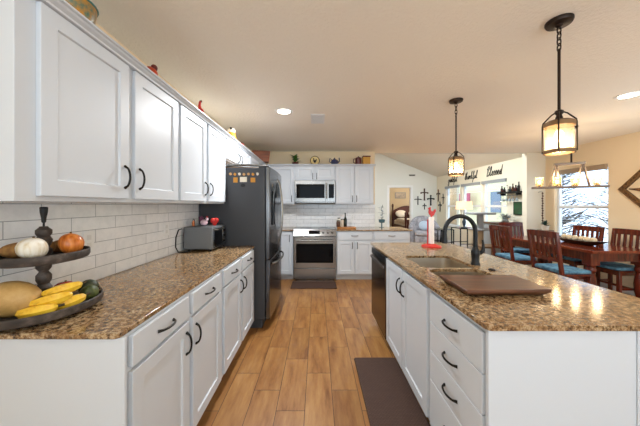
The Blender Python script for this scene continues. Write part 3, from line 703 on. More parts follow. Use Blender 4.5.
fruit('onion', 'shiny orange-brown onion at the outer end of upper tray', 'onion', (CX+.068, CY+.045, ZU+.049), .047, .045, .040, m, .4, onion, ((0, 0, .034), (.0, 0, .052), STEMM), tilt=1.2)
APPL = mat('apple_red', '#a81b14', .25); t = NT(APPL); t.color(t.ramp(t.noise(t.coord(), 18, 3), [(.4, '#8d120e'), (.6, '#b92a1b'), (.8, '#c96a30')]))
def apple(d): return 1-.16*abs(d.z)**8
fruit('apple', 'red apple behind the bananas on the lower tray', 'apple', (CX+.012, CY+.075, ZL+.046), .04, .04, .04, APPL, 0, apple, ((0, 0, .02), (.005, 0, .04), STEMM))
AVO = speck('avocado_skin', '#1d2213', '#39421f', 90, .5)
def pear(d): return 1-.15*max(0, d.x)+.05*min(0, d.x)
fruit('avocado', 'dark avocado behind the red apple', 'avocado', (CX+.075, CY+.125, ZL+.04), .043, .034, .036, AVO, .3, pear, ((.03, 0, 0), (.04, 0, .002), STEMM))
fruit('avocado', 'green-black avocado at the outer rim beside the bananas', 'avocado', (CX+.128, CY+.068, ZL+.036), .038, .031, .033, speck('avocado_green', '#2a3319', '#56602c', 90, .45), 1.1, pear, ((.03, 0, 0), (.04, 0, .002), STEMM))
BAN = mat('banana_peel', '#e3b01f', .4); t = NT(BAN); t.color(t.ramp(t.noise(t.coord(), 35, 4, .6), [(.28, '#8a6a1c'), (.4, '#dca81f'), (.7, '#ecc63f')]))
BTIP = mat('banana_tip', '#3b2f18', .8)
def banana(label, loc, rz, lift, curl=.55):
    r = thing('banana', label, 'banana', loc, rz, 'bunch of bananas'); pts = []; rs = []
    for i in range(13):
        a = (i/12-.5)*2*curl; pts.append((.12*math.sin(a), .12*(1-math.cos(a)), lift*(i/12))); rs.append(.0235*(1-abs(i/12-.5)*2*.9*abs(i/12-.5)*1.1) if 0 < i < 12 else .006)
    MB().tube(pts, rs, 6).build('peel', BAN, r, smooth=False)
    p = Vector(pts[-1]); d = (p-Vector(pts[-2])).normalized(); MB().tube([p, p+d*.018], [.005, .005], 6).build('stem', BTIP, r)
    p = Vector(pts[0]); d = (p-Vector(pts[1])).normalized(); MB().tube([p, p+d*.004], [.006, .003], 6).build('tip', BTIP, r)
banana('yellow banana lowest in the bunch, nearest the melon', (CX+.094, CY-.116, ZL+.022), .34, .014, .5)
banana('yellow banana in the middle of the bunch', (CX+.114, CY-.082, ZL+.048), .62, .02, .5)
banana('yellow banana uppermost and furthest back in the bunch', (CX+.112, CY-.035, ZL+.072), .8, .02, .5)
banana('small yellow banana on the outside of the bunch', (CX+.142, CY-.040, ZL+.024), .95, .02, .45)

# ================================================================== outlets
def outlet(label, loc, rz, w=.07):
    r = thing('outlet_plate', label, 'outlet', loc, rz)
    MB().box(-w/2, w/2, -.006, 0, -.057, .057).build('plate', WHITE_T, r, bevel=.002)
    n = max(1, round(w/.06))
    for k in range(n):
        x = (k-(n-1)/2)*.045
        for z in (-.022, .022): MB().box(x-.014, x+.014, -.008, -.005, z-.014, z+.014).build('socket', mat('outlet_face', '#d9d9d6', .4), r, bevel=.002)
outlet('white outlet plate on the tiles behind the onion', (XL+.008, 1.45, 1.15), PI/2)
outlet('white outlet plate on the tiles before the toaster oven', (XL+.008, 2.2, 1.15), PI/2)
outlet('white outlet plate on the back tiles right of the bottle', (.72, YB-.008, 1.12), 0)

# ================================================================== toaster oven
TO = thing('toaster_oven', 'grey metal toaster oven on the left counter against the refrigerator', 'toaster oven', (-.985, 2.43, CT), PI/2)
TOM = mat('toaster_grey_metal', '#7c7f82', .38, .6)
b = MB().box(0, .32, .012, .285, .018, .232); b.build('body', TOM, TO, bevel=.006)
d = MB().box(.01, .235, 0, .012, .03, .215).build('door', DKSTEEL, TO, bevel=.002)
MB().box(.02, .225, -.003, .001, .05, .185).build('glass', BGLASS, d)
MB().tube([(.02, -.0, .205), (.03, -.028, .207), (.215, -.028, .207), (.225, 0, .205)], .006, 8).build('handle', STEEL, d)
c = MB().box(.24, .315, 0, .012, .03, .225).build('control_panel', STEEL, TO, bevel=.002)
for z in (.07, .125, .18): MB().lathe([(.014, 0), (.014, .012), (.01, .015)], M=TR(.278, 0, z) @ Matrix.Rotation(PI/2, 4, 'X')).build('knob', BLACK, c)
for x in (.03, .29):
    for y in (.04, .25): MB().lathe([(.012, 0), (.014, .018)], (x, y, 0)).build('foot', BLACKM, TO)
MB().box(.04, .28, .285, .297, .06, .2).build('back_vent', BLACKM, TO)
tag(MB().tube([(-1.286, 2.425, 1.13), (-1.292, 2.38, 1.125), (-1.296, 2.345, 1.06), (-1.294, 2.335, .97), (-1.28, 2.35, .923), (-1.25, 2.36, .919), (-1.2, 2.385, .9185)], .005, 8).build('power_cord', BLACKM), 'black power cord looping down behind the toaster oven', 'cord')
# things on the toaster
TZ = CT+.2325
h = thing('rooster_figurine', 'small white and pink rooster figurine with purple tail on the toaster oven', 'figurine', (-1.13, 2.55, TZ), -.3)
PINK = mat('pink_white_ceramic', '#e9c6d0', .4); PURP = mat('purple_ceramic', '#6a3450', .4)
MB().ball((0, 0, .035), .04, .026, .03, 16).build('body', PINK, h); MB().ball((.036, 0, .07), .016, .014, .018, 12).build('head', PINK, h)
MB().prism([(-.03, .03), (-.055, .06), (-.06, .095), (-.035, .085), (-.03, .105), (-.008, .08), (-.01, .045)], -.008, .008, M=Mx @ Matrix.Scale(1, 4)).build('tail', PURP, h, bevel=.003)
MB().prism([(.025, .085), (.03, .1), (.037, .09), (.043, .1), (.048, .085)], -.004, .004, M=Mx).build('comb', RED, h)
h = thing('pepper_figurine', 'glossy red heart shaped ornament on top of the toaster oven', 'ornament', (-1.06, 2.64, TZ), .6)
MB().ball((-.016, 0, .05), .026, .018, .028, 14).build('lobe', RED, h); MB().ball((.016, 0, .05), .026, .018, .028, 14).build('lobe', RED, h); MB().lathe([(.012, 0), (.03, .03), (.034, .045)], n=16, sy=.55).build('base', RED, h)
COP = mat('copper_orange', '#b5622c', .3, .4)
h = thing('copper_shaker', 'slim copper coloured shaker on the toaster oven near the tiles', 'shaker', (-1.235, 2.55, TZ)); MB().lathe([(.012, 0), (.014, .03), (.010, .05), (.011, .055)]).build('body', COP, h); MB().lathe([(.011, .055), (.011, .063), (.004, .072)]).build('cap', STEEL, h)

# ================================================================== back counter items
m = wood('round_board_wood', '#8b5426', '#b97a3e', '#cf9858', 0, .4)
tag(MB().prism(rounded([(.36, 4.70), (.74, 4.72), (.72, 4.93), (.40, 4.95)], [.06]*4), CT+.0005, CT+.03).build('cutting_board', m, bevel=.005), 'orange-brown wooden board under the jars beside the range', 'cutting board')
BT = CT+.031
b = thing('bottle', 'dark green glass bottle standing on the wooden board', 'bottle', (.54, 4.87, BT)); MB().lathe([(.03, 0), (.032, .01), (.032, .14), (.013, .185), (.012, .235), (.014, .24)]).build('body', mat('dark_bottle_glass', '#0d1a14', .08), b); MB().lathe([(.014, .24), (.014, .262)]).build('cap', BLACKM, b)
JAR = glassy('jar_glass', '#f2f2ee', .6, .05, '#e8e0d0')
def jar(x, y, r_, h_, fill, lid, label):
    r = thing('storage_jar', label, 'jar', (x, y, BT)); MB().lathe([(r_*.9, 0), (r_, .008), (r_, h_*.85), (r_*.8, h_)]).build('body', fill, r); MB().lathe([(r_*.88, h_), (r_*.88, h_+.018), (r_*.7, h_+.022)]).build('lid', lid, r)
jar(.40, 4.84, .033, .10, mat('brown_spice', '#5a3a28', .4), STEEL, 'brown filled jar beside the range on the wooden board')
jar(.40+.075, 4.80, .03, .13, mat('pale_stoneware', '#cbb8a2', .4), STEEL, 'tall pale jar next to the dark bottle')
jar(.42, 4.90, .032, .15, mat('cream_stoneware', '#ded2c0', .4), STEEL, 'cream jar at the back of the wooden board against the tiles')
# potted plant with silver stand at the counter end
pl = thing('potted_orchid', 'thin leafy plant in a small clear footed stand at the end of back counter', 'plant', (1.27, 5.0, CT))
MB().lathe([(.05, .0), (.05, .006), (.012, .01), (.012, .09), (.055, .1), (.06, .16), (.055, .16), (.05, .105)]).build('pot', mat('teal_glass_pot', '#4d6a72', .2), pl)
LEAF = mat('leaf_dark_green', '#27423a', .5)
MB().tube([(0, 0, .1), (.01, 0, .25), (-.005, 0, .38), (.02, 0, .45)], .004, 6).build('stem', LEAF, pl)
def leaf(b, p, a, el, L, w):
    d = Vector((math.cos(a)*math.cos(el), math.sin(a)*math.cos(el), math.sin(el))); s_ = Vector((-math.sin(a), math.cos(a), 0)); u = d.cross(s_)
    p = Vector(p); P = [(0, .15), (.35, 1), (.7, .7), (1, .05)]; top = []; bot = []
    for q, ww in P:
        c = p+d*L*q-Vector((0, 0, L*.35*q*q)); top.append((c+s_*w*ww, c-s_*w*ww))
    V = [[b.bm.verts.new(x+u*o_) for x in pr] for o_ in (.0008, -.0008) for pr in top]
    for i in range(3):
        b.bm.faces.new([V[i][0], V[i+1][0], V[i+1][1], V[i][1]]); b.bm.faces.new([V[4+i][1], V[5+i][1], V[5+i][0], V[4+i][0]])
b = MB(); random.seed(3)
for i in range(16): leaf(b, (random.uniform(-.01, .01), 0, .12+.018*i), i*2.4, .5, random.uniform(.08, .14), .022)
b.build('leaf', LEAF, pl)

# ================================================================== ornaments on top of the cabinets
TOP = 2.1725
m = speck('patterned_ceramic', '#c2831f', '#3a6b5e', 30, .3, '#7b2a1a')
o = thing('patterned_bowl', 'bright patterned ceramic bowl on the near end of the wall cabinets', 'bowl', (-1.12, 1.15, 2.1205)); MB().lathe([(.04, 0), (.06, .02), (.09, .09), (.1, .15), (.095, .15), (.08, .08), (.05, .03)]).build('body', m, o); MB().tube([(.1*math.cos(a*PI/12), .1*math.sin(a*PI/12), .15) for a in range(24)], .005, 6, close=True).build('rim', mat('teal_rim', '#2f6f6b', .3), o)
ORG = mat('orange_red_ceramic', '#b4401c', .35); DKR = mat('dark_red_ceramic', '#5a1710', .35)
o = thing('chicken_figurine', 'round orange-red ceramic hen on the cabinets above the second door', 'figurine', (-1.045, 1.60, 2.1205), .4)
MB().ball((0, 0, .055), .042, .034, .05, 16).build('body', ORG, o); MB().ball((.02, 0, .1), .02, .018, .022, 12).build('head', DKR, o); MB().lathe([(.028, 0), (.02, .012)]).build('base', DKR, o)
o = thing('rooster_figurine', 'slim red rooster figurine on the cabinets above the third door', 'figurine', (-1.05, 2.29, 2.1205))
MB().ball((0, 0, .07), .034, .026, .04, 14).build('body', RED, o); MB().tube([(0, 0, .09), (-.005, 0, .13), (0, 0, .165)], [.016, .011, .010], 10).build('neck', RED, o); MB().prism([(-.004, .16), (.0, .18), (.008, .17), (.014, .18), (.018, .158)], -.003, .003, M=Mx).build('comb', DKR, o); MB().lathe([(.025, 0), (.014, .035)]).build('base', DKR, o)
o = thing('cow_figurine', 'white and yellow striped figurine with dark ears on the cabinets before the refrigerator', 'figurine', (-1.05, 3.13, 2.1205), .2)
MB().lathe([(.05, 0), (.06, .04), (.055, .09), (.04, .12)]).build('body', mat('yellow_ceramic', '#d39a35', .4), o); MB().ball((0, 0, .145), .048, .042, .038, 16).build('head', mat('white_ceramic', '#e6dccb', .35), o)
for s_ in (-1, 1): MB().ball((0, .045*s_, .165), .014, .022, .014, 10).build('ear', BLACKM, o)
o = thing('jar_ornament', 'little orange clay pot on the cabinets above the refrigerator', 'pot', (-1.04, 3.52, 2.1205)); MB().lathe([(.025, 0), (.035, .03), (.03, .07), (.034, .08)]).build('body', ORG, o); MB().lathe([(.034, .08), (.012, .09), (.008, .1)]).build('lid', DKR, o)
BASK = wood('wicker_brown', '#4a2410', '#7a4020', '#9a5a2e', 0, .6)
o = thing('wooden_crate', 'reddish brown wooden box in the corner on top of the cabinets', 'box', (-1.0, 4.56, 2.1205), .25)
b = MB(); P0 = [(-.15, -.10), (.15, -.10), (.15, .10), (-.15, .10)]; lv = [[b.bm.verts.new((x*s, y*s, z)) for x, y in P0] for s, z in ((.88, 0), (1.05, .19), (.98, .19), (.83, .015))]
b.bm.faces.new(lv[0][::-1]); b.bm.faces.new(lv[3])
for P, Q in zip(lv, lv[1:]):
    for k in range(4): b.bm.faces.new([P[k], P[(k+1) % 4], Q[(k+1) % 4], Q[k]])
b.build('body', BASK, o, bevel=.003); MB().tube([(-.155, 0, .12), (-.175, 0, .15), (-.16, 0, .17)], .006, 6).build('handle', BRZ, o)
# back row
UT = 2.1205; uy = 4.93
o = thing('green_plant', 'small leafy green plant on the cabinets left of the golden plate', 'plant', (-.42, uy, UT)); MB().lathe([(.04, 0), (.05, .04), (.045, .045)]).build('pot', DKR, o); b = MB()
for i in range(30): leaf(b, (0, 0, .04+.003*i), i*2.4, random.uniform(.2, 1.3), random.uniform(.07, .12), .022)
b.build('foliage', mat('bright_leaf', '#3f6a24', .5), o)
GOLD = mat('gold_brown_plate', '#b8924c', .35, .4)
o = thing('decorative_plate', 'golden rimmed plate with a dark rooster motif standing on the cabinets above the microwave', 'plate', (-.04, uy, UT)); Mq = TR(0, 0, .115) @ Matrix.Rotation(PI/2-.12, 4, 'X')
MB().lathe([(.0, 0), (.08, 0), (.11, .012), (.112, .016), (.08, .006), (.0, .005)], M=Mq, n=36).build('plate_disc', mat('plate_cream', '#d9bf80', .4), o)
MB().tube([(.108*math.cos(a*PI/18), .108*math.sin(a*PI/18), .012) for a in range(36)], .008, 8, close=True, M=Mq).build('rim', mat('plate_dark_rim', '#4b3418', .4), o)
MB().prism([(x*1.1-.01, z*1.2-.05) for x, z in rooster], .006, .012, M=Mq).build('motif', BLACKM, o); MB().box(-.05, .05, -.03, .03, 0, .012).build('stand', BRZ, o)
NAVY = mat('navy_ceramic', '#2c3358', .35)
o = thing('teapot', 'small navy blue ceramic teapot with two peaks on the cabinets', 'teapot', (.335, uy-.06, UT)); MB().lathe([(.03, 0), (.055, .03), (.05, .07), (.02, .09)]).build('body', NAVY, o); MB().ball((0, 0, .1), .012, n=10).build('lid_knob', NAVY, o); MB().tube([(.045, 0, .03), (.075, 0, .06), (.07, 0, .11)], [.014, .01, .008]).build('spout', NAVY, o); MB().tube([(-.045, 0, .03), (-.08, 0, .05), (-.07, 0, .1), (-.04, 0, .08)], .007).build('handle', NAVY, o)
o = thing('canister', 'dark red ceramic canister beside the yellow one on the cabinets', 'canister', (.80, uy, UT)); MB().lathe([(.055, 0), (.06, .02), (.06, .13), (.05, .14)]).build('body', DKR, o); MB().lathe([(.055, .14), (.04, .155), (.012, .16), (.014, .175), (.006, .18)]).build('lid', DKR, o); MB().tube([(-.055, 0, .04), (-.095, 0, .06), (-.095, 0, .12), (-.055, 0, .13)], .009).build('handle', DKR, o)
YEL = mat('mustard_ceramic', '#c9932e', .4)
o = thing('canister', 'mustard yellow box with a dark red lid at the wall end of the cabinets', 'canister', (.95, uy, UT)); MB().box(-.07, .07, -.06, .06, 0, .155).build('body', YEL, o, bevel=.006); MB().box(-.074, .074, -.064, .064, .155, .18).build('lid', DKR, o, bevel=.004)

for o_ in list(bpy.data.objects):
    if o_.name == 'decorative_plate': o_.scale = (.8,)*3
    if o_.name == 'teapot': o_.scale = (1.25,)*3
    if o_.name == 'green_plant': o_.scale = (1.3,)*3

# ================================================================== dining furniture
FAB = BLUE
def chair(label, loc, rz, group='cherry dining chairs'):
    """faces local +x; origin on the floor under the middle of the seat"""
    r = thing('dining_chair', label, 'chair', loc, rz, group); w = .235
    MB().box(-.20, .22, -w, w, .43, .455).build('seat', CHERRY, r, bevel=.005)
    MB().prism(rounded([(-.185, -w+.01), (.215, -w+.01), (.215, w-.01), (-.185, w-.01)], [.04]*4), .456, .50).build('cushion', FAB, r, bevel=.014, seg=3)
    for s in (-1, 1):
        y = s*(w-.02)
        MB().box(.17, .212, y-.02, y+.02, 0, .43).build('leg', CHERRY, r, bevel=.004)
        P = [(-.20, 0), (-.20, .45), (-.275, 1.0), (-.235, 1.0), (-.16, .45), (-.165, 0)]
        MB().prism(P, y-.02, y+.02, M=Mx).build('leg', CHERRY, r, bevel=.004)
        MB().box(-.17, .18, y-.011, y+.011, .19, .22).build('stretcher', CHERRY, r)
    def rail(z, hh): 
        x = -.18-(z-.45)*.136; return MB().box(x-.012, x+.012, -w+.035, w-.035, z, z+hh)
    rail(.92, .085).build('top_rail', CHERRY, r, bevel=.006); rail(.60, .045).build('lower_rail', CHERRY, r, bevel=.004)
    for k in range(5):
        y = (k-2)*.075; z0, z1 = .64, .925; x0, x1 = -.18-(z0-.45)*.136, -.18-(z1-.45)*.136
        P = [(x0-.008, z0), (x0+.006, z0), (x0-.008-.012, (z0+z1)/2), (x1+.006, z1), (x1-.008, z1), (x0-.035, (z0+z1)/2)]
        b = MB(); b.prism(P, y-.019, y+.019, M=Mx); b.build('slat', CHERRY, r, bevel=.003)
    MB().box(-.16, .17, -w+.05, w-.05, .38, .43).build('apron', CHERRY, r)
    MB().box(.0, .02, -w+.03, w-.03, .19, .22).build('stretcher', CHERRY, r)
    return r
c0 = chair('cherry dining chair on the island side of the table, nearer to the camera', (3.365, 3.53, 0), 0)
L_ = [('cherry dining chair on the island side of the table, farther from the camera', (3.365, 4.36, 0), 0),
      ('cherry dining chair at the far head of the table, facing the kitchen', (3.98, 4.99, 0), -PI/2),
      ('cherry dining chair below the dining window, behind the wooden bowl', (4.32, 4.30, 0), PI),
      ('cherry dining chair against the wall between window and diamond panel', (4.32, 3.70, 0), PI)]
for lb, lc, rz in L_: dup(c0, lc, rz, lb)
tb = thing('dining_table', 'long glossy cherry dining table with thick turned legs', 'table', (3.98, 4.12, 0))
MB().box(-.42, .42, -.83, .83, .725, .762).build('tabletop', CHERRYX, tb, bevel=.006)
b = MB(); b.box(-.36, .36, -.76, -.735, .61, .725).box(-.36, .36, .735, .76, .61, .725).box(-.36, -.335, -.735, .735, .61, .725).box(.335, .36, -.735, .735, .61, .725); b.build('apron', CHERRY, tb)
for sx in (-1, 1):
    for sy in (-1, 1):
        b = MB(); b.box(-.06, .06, -.06, .06, .56, .7245).lathe([(.035, 0), (.045, .02), (.03, .05), (.035, .1), (.055, .2), (.06, .3), (.05, .4), (.035, .45), (.055, .48), (.055, .51), (.045, .53), (.055, .56)], n=20)
        o = b.build('leg', CHERRY, tb, bevel=.003); o.location = (sx*.33, sy*.72, 0)
bw = thing('dough_bowl', 'long dark wooden bowl holding pale pieces in the middle of the dining table', 'bowl', (4.02, 3.93, .763), -.08)
DKW = wood('dark_bowl_wood', '#1d120b', '#38241a', '#533827', 1, .4)
b = MB(); n = 28
lv = [[b.bm.verts.new((rx_*math.cos(2*PI*k/n)*(1 if abs(math.cos(2*PI*k/n)) < 2 else 1), ry_*math.sin(2*PI*k/n), z+lift*abs(math.sin(2*PI*k/n))**3)) for k in range(n)] for rx_, ry_, z, lift in ((.06, .22, 0, 0), (.10, .36, .035, .01), (.13, .44, .06, .03), (.12, .425, .06, .03), (.09, .34, .042, .01), (.05, .2, .02, 0))]
b.bm.faces.new(lv[0][::-1]); b.bm.faces.new(lv[-1])
for P, Q in zip(lv, lv[1:]):
    for k in range(n): b.bm.faces.new([P[k], P[(k+1) % n], Q[(k+1) % n], Q[k]])
b.build('body', DKW, bw)
BIRCH = speck('pale_birch', '#c9b48c', '#e7dcc5', 20, .7); random.seed(11)
for i in range(6):
    y = -.24+.095*i; o = thing('wooden_ball', ['pale ball at the near tip of the dark bowl', 'second pale ball from the near tip of the bowl', 'pale ball just before the middle of the bowl', 'pale ball just past the middle of the bowl', 'second pale ball from the far tip of the bowl', 'pale ball at the far tip of the dark bowl'][i], 'ball', (4.02+.08*y+random.uniform(-.02, .02), 3.93+y, .763+.082), 0, 'pale balls in the dark bowl')
    MB().ball((0, 0, 0), .042, n=14).build('sphere', BIRCH, o)
# chandelier
ch = thing('chandelier', 'rustic beam chandelier with glass cups hanging over the dining table', 'chandelier', (3.49, 3.54, H), math.atan2(-.40, .70))
ch['category'] = 'chandelier'
MB().box(-.09, .09, -.045, .045, -.025, -.0005).build('canopy', BRZ, ch, bevel=.003)
MB().tube([(0.03, 0, -.02), (0.03, 0, -.50)], .011, 8).build('stem', BRZ, ch)
GRW = wood('weathered_beam', '#3d3129', '#6a5a4c', '#8d7f70', 0, .6)
MB().box(-.15, .17, -.02, .02, -.53, -.495).build('cross_bar', GRW, ch, bevel=.003)
MB().box(-.395, .395, -.024, .024, -.85, -.82).build('beam', GRW, ch, bevel=.003)
for xt, xb in ((-.13, -.2), (-.12, -.08), (.14, .08), (.15, .21)): MB().tube([(xt, 0, -.52), (xb, 0, -.83)], .013, 4).build('strut', GRW, ch)
CUP = glassy('amber_cup_glass', '#fff0d0', .7, .1, '#ffe6b8')
for x in (-.31, -.12, .07, .28):
    c = MB(); n = 20; rr = [[c.bm.verts.new((x+r_*math.cos(2*PI*k/n), r_*math.sin(2*PI*k/n), z)) for k in range(n)] for r_, z in ((.03, -.818), (.044, -.80), (.05, -.69))]
    for P, Q in zip(rr, rr[1:]):
        for k in range(n): c.bm.faces.new([P[k], P[(k+1) % n], Q[(k+1) % n], Q[k]])
    g = c.build('glass_cup', CUP, ch); MB().lathe([(.016, -.82), (.016, -.79), (.01, -.785)], (x, 0, 0), 12).build('socket', BRZ, g); MB().ball((x, 0, -.755), .02, .02, .03, 10).build('bulb', BULB, g)
    l = bpy.data.lights.new('cup_glow', 'POINT'); l.energy = 3.5; l.color = (1, .72, .42); l.shadow_soft_size = .03; lo = bpy.data.objects.new('cup_glow', l); COL.objects.link(lo); lo.parent = ch; lo.location = (x, 0, -.66)
# diamond wall panel
dm = thing('diamond_wall_panel', 'carved brown diamond shaped wood panel on the dining wall', 'wall art', (XR, 3.53, 1.60), -PI/2)
CARV = speck('carved_antique_wood', '#2c1a0d', '#8a6237', 45, .55, '#b48d55'); R_ = .47
def dia(b, a, c, y0, y1):
    A = [(0, a), (a, 0), (0, -a), (-a, 0)]; B = [(0, c), (c, 0), (0, -c), (-c, 0)]
    for k in range(4):
        p, q, r, s_ = A[k], A[(k+1) % 4], B[(k+1) % 4], B[k]; b.prism([p, q, r, s_], y0, y1, M=Mx)
b = MB(); dia(b, R_, R_-.09, -.035, -.001); b.build('frame', CARV, dm, smooth=False, bevel=.004)
b = MB(); dia(b, R_-.005, R_-.02, -.042, -.035); dia(b, R_-.075, R_-.09, -.042, -.035); b.build('beading', BRASSY, dm, smooth=False)
b = MB()
for k in range(8):
    a = k*PI/4; L2 = .34 if k % 2 == 0 else .235
    b.tube([(0, -.012, 0), (L2*.5*math.cos(a+.12), -.018, L2*.5*math.sin(a+.12)), (L2*math.cos(a), -.012, L2*math.sin(a))], [.02, .028, .008], 8)
for k in range(4):
    a = k*PI/2+PI/4; b.tube([(.15*math.cos(a)+.05*math.cos(q*PI/6), -.012, .15*math.sin(a)+.05*math.sin(q*PI/6)) for q in range(12)], .009, 6, close=True)
b.build('carving', CARV, dm)
# window blinds
VAL = mat('blind_valance_tan', '#a08c74', .6); VALG = mat('blind_valance_grey', '#8f9396', .6); SLAT = mat('blind_slat_white', '#e4e6e6', .5)
BL = ['horizontal blind on the dining window, slats open', 'blind valance of the living window nearest the wall shelf', 'blind valance of the middle living room window', 'blind valance of the living window nearest the far corner']
for i, (a, c) in enumerate(WIN):
    h_ = (c-a)/2; r = thing('window_blind', BL[i], 'blind', (XR, (a+c)/2, Z1), 0, 'window blinds')
    MB().box(-.05, -.004, -h_, h_, -.085, .0).build('valance', VAL if i == 0 else VALG, r, bevel=.004)
    b = MB(); N = 26 if i == 0 else 5; st = .05 if i == 0 else .035; zb = -.1
    for k in range(N): z = zb-st*k; b.box(-.002+.012, .04, -h_+.01, h_-.01, z, z+.0018, M=None)
    o = b.build('slats', SLAT, r, smooth=False); o['kind'] = 'stuff'
    MB().box(.01, .04, -h_+.01, h_-.01, zb-st*N-.015, zb-st*N).build('bottom_rail', SLAT, r)
# hanging bead garland and plant by the stub wall
BEAD = mat('brown_bead', '#4d3324', .6)
g = thing('bead_garland', 'string of dark brown beads hanging in the corner beside the stub wall', 'garland', (4.60, 5.20, 1.62))
b = MB(); b.tube([(0, 0, 0), (0, 0, -.66)], .006, 6)
g0 = b.build('cord', BEAD, g)
for k in range(13): MB().ball((.004*math.sin(k*2), .0, -.03-.05*k), .017, .017, .02, 8).build('bead', BEAD, g)
MB().tube([(0, 0, 0), (0, .06, .01), (0, .10, .0)], .005, 6).build('hook', BRZ, g)
g = thing('corner_stand', 'slim wooden plant stand in the dining corner', 'plant stand', (4.52, 5.05, 0)); MB().lathe([(.13, .83), (.135, .85), (.13, .86)]).build('top', RUSTIC, g)
for k in range(3): MB().tube([(.09*math.cos(k*2.1), .09*math.sin(k*2.1), .83), (.13*math.cos(k*2.1), .13*math.sin(k*2.1), 0)], .012, 8).build('leg', RUSTIC, g)
g = thing('potted_plant', 'small green plant in a pale pot in the dining corner under the beads', 'plant', (4.52, 5.05, .861)); MB().lathe([(.05, 0), (.065, .09), (.06, .09)]).build('pot', mat('pale_pot', '#c9bfae', .6), g)
b = MB()
for i in range(26): leaf(b, (0, 0, .08+.002*i), i*2.4, random.uniform(.3, 1.3), random.uniform(.08, .13), .02)
b.build('foliage', LEAF, g)

# ================================================================== living room
# script lettering above the windows, drawn as strokes
GL = {
 'g': (.8, [(.7,.85),(.4,1),(.1,.6),(.3,.05),(.65,.3),(.7,.9),(.7,-.6),(.4,-1.1),(.15,-.7),(.8,.2)]),
 'r': (.7, [(0,.2),(.2,.9),(.3,1.05),(.5,.85),(.5,.2),(.7,.1)]), 'a': (.8, [(.65,.8),(.35,1),(.1,.5),(.3,0),(.6,.4),(.65,.95),(.62,.2),(.8,.1)]),
 't': (.6, [(0,.2),(.3,2),(.25,.3),(.4,0),(.6,.2)]), 'e': (.7, [(0,.3),(.4,.55),(.5,.9),(.3,1.05),(.12,.5),(.35,0),(.7,.25)]),
 'f': (.7, [(0,.2),(.45,1.6),(.4,2.2),(.22,1.7),(.25,-.6),(.15,-1),(.3,-.3),(.7,.2)]), 'u': (.8, [(0,.9),(.1,.2),(.35,0),(.6,.9),(.62,.2),(.8,.1)]),
 'l': (.6, [(0,.2),(.4,1.6),(.35,2.2),(.15,1.7),(.2,.2),(.35,0),(.6,.25)]), 'h': (.85, [(0,.2),(.3,1.6),(.28,2.2),(.1,1.7),(.1,0),(.2,.7),(.5,1),(.55,.2),(.85,.15)]),
 'n': (.85, [(0,.8),(.1,1),(.1,0),(.2,.7),(.5,1),(.55,.2),(.85,.15)]), 'k': (.8, [(0,.2),(.3,1.6),(.28,2.2),(.1,1.7),(.1,0),(.15,.6),(.5,.95),(.2,.55),(.55,.05),(.8,.2)]),
 'B': (1.1, [(.15,-.1),(.3,1.9),(.05,1.5),(.5,2.3),(.85,1.8),(.3,1.15),(.9,.8),(.6,-.05),(.1,.1),(1.1,.3)]), 's': (.6, [(0,.2),(.35,1.1),(.5,.3),(.2,0),(.6,.25)]),
 'd': (.85, [(.6,.8),(.35,1),(.1,.5),(.3,0),(.6,.5),(.7,2.1),(.62,.2),(.85,.1)])}
def script(word, label, yc, z, size, thick):
    pts = []; x = 0
    for chn in word:
        w_, P = GL[chn]; pts += [(x+p[0]+.18*p[1], p[1]) for p in P]; x += w_
    out = []
    for i in range(len(pts)-1):
        p0, p1, p2, p3 = pts[max(0, i-1)], pts[i], pts[i+1], pts[min(len(pts)-1, i+2)]
        for q in range(4):
            u = q/4; out.append(tuple(.5*(2*p1[j]+(p2[j]-p0[j])*u+(2*p0[j]-5*p1[j]+4*p2[j]-p3[j])*u*u+(3*p1[j]-p0[j]-3*p2[j]+p3[j])*u**3) for j in (0, 1)))
    P3 = [(XR-.008, yc+(x/2-q[0])*size, z+q[1]*size) for q in out]
    tag(MB().tube(P3, thick*.75, 5).build('script_word_sign', BLACKM), label, 'wall lettering', 'script words above the windows')
script('Blessed', 'black script word Blessed on the wall above the nearest living window', 6.84, 2.155, .115, .011)
script('thankful', 'black script word thankful on the wall above the middle living window', 7.87, 2.16, .105, .011)
script('grateful', 'black script word grateful on the wall above the farthest living window', 8.93, 2.16, .105, .011)
# crosses
IRON = mat('dark_iron', '#191512', .6, .3); BRW = mat('brown_cross_wood', '#4a3022', .6)
def cross(label, loc, rz, h_, w_, m, k=0):
    r = thing('wall_cross', label, 'cross', loc, rz, 'wall crosses'); t_ = .012+.006*(k % 2)
    MB().box(-t_*1.4, t_*1.4, -.02, -.001, -h_/2, h_/2).build('upright', m, r, bevel=.004); MB().box(-w_/2, w_/2, -.024, -.002, h_*.12, h_*.12+t_*2.4).build('crossbar', m, r, bevel=.004)
    for p in ((0, h_/2), (0, -h_/2), (-w_/2, h_*.14), (w_/2, h_*.14)): MB().ball((p[0], -.015, p[1]), t_*2, .012, t_*2, 8).build('finial', m, r)
k = 10.1/255
def FP(px, py): return ((px-317)*k, YF, 1.357-(py-205)*k)
cross('thin dark cross lowest on the doorway side of the far wall', FP(417.8, 200.5), 0, .30, .24, IRON, 0)
cross('largest iron cross near the top of the far wall group', FP(424.3, 194.5), 0, .42, .26, BRW, 1)
cross('solid black cross with flared ends on the far wall, closest to the corner', FP(430.6, 200.3), 0, .36, .24, BLACKM, 1)
cross('tiny cross below the largest iron cross on the far wall', FP(424.4, 206.5), 0, .2, .12, IRON, 0)
def RP(px, py): y = XR*255/(px-317); return (XR, y, 1.357-(py-205)*y/255)
cross('tall dark cross on the window wall beside the far corner', RP(438.6, 195.5), -PI/2, .42, .26, BRW, 1)
cross('black cross below the tall one on the window wall', RP(440.3, 206.5), -PI/2, .34, .22, BLACKM, 1)
cross('narrow grey cross closest to the living window', RP(443.4, 199), -PI/2, .36, .16, IRON, 0)
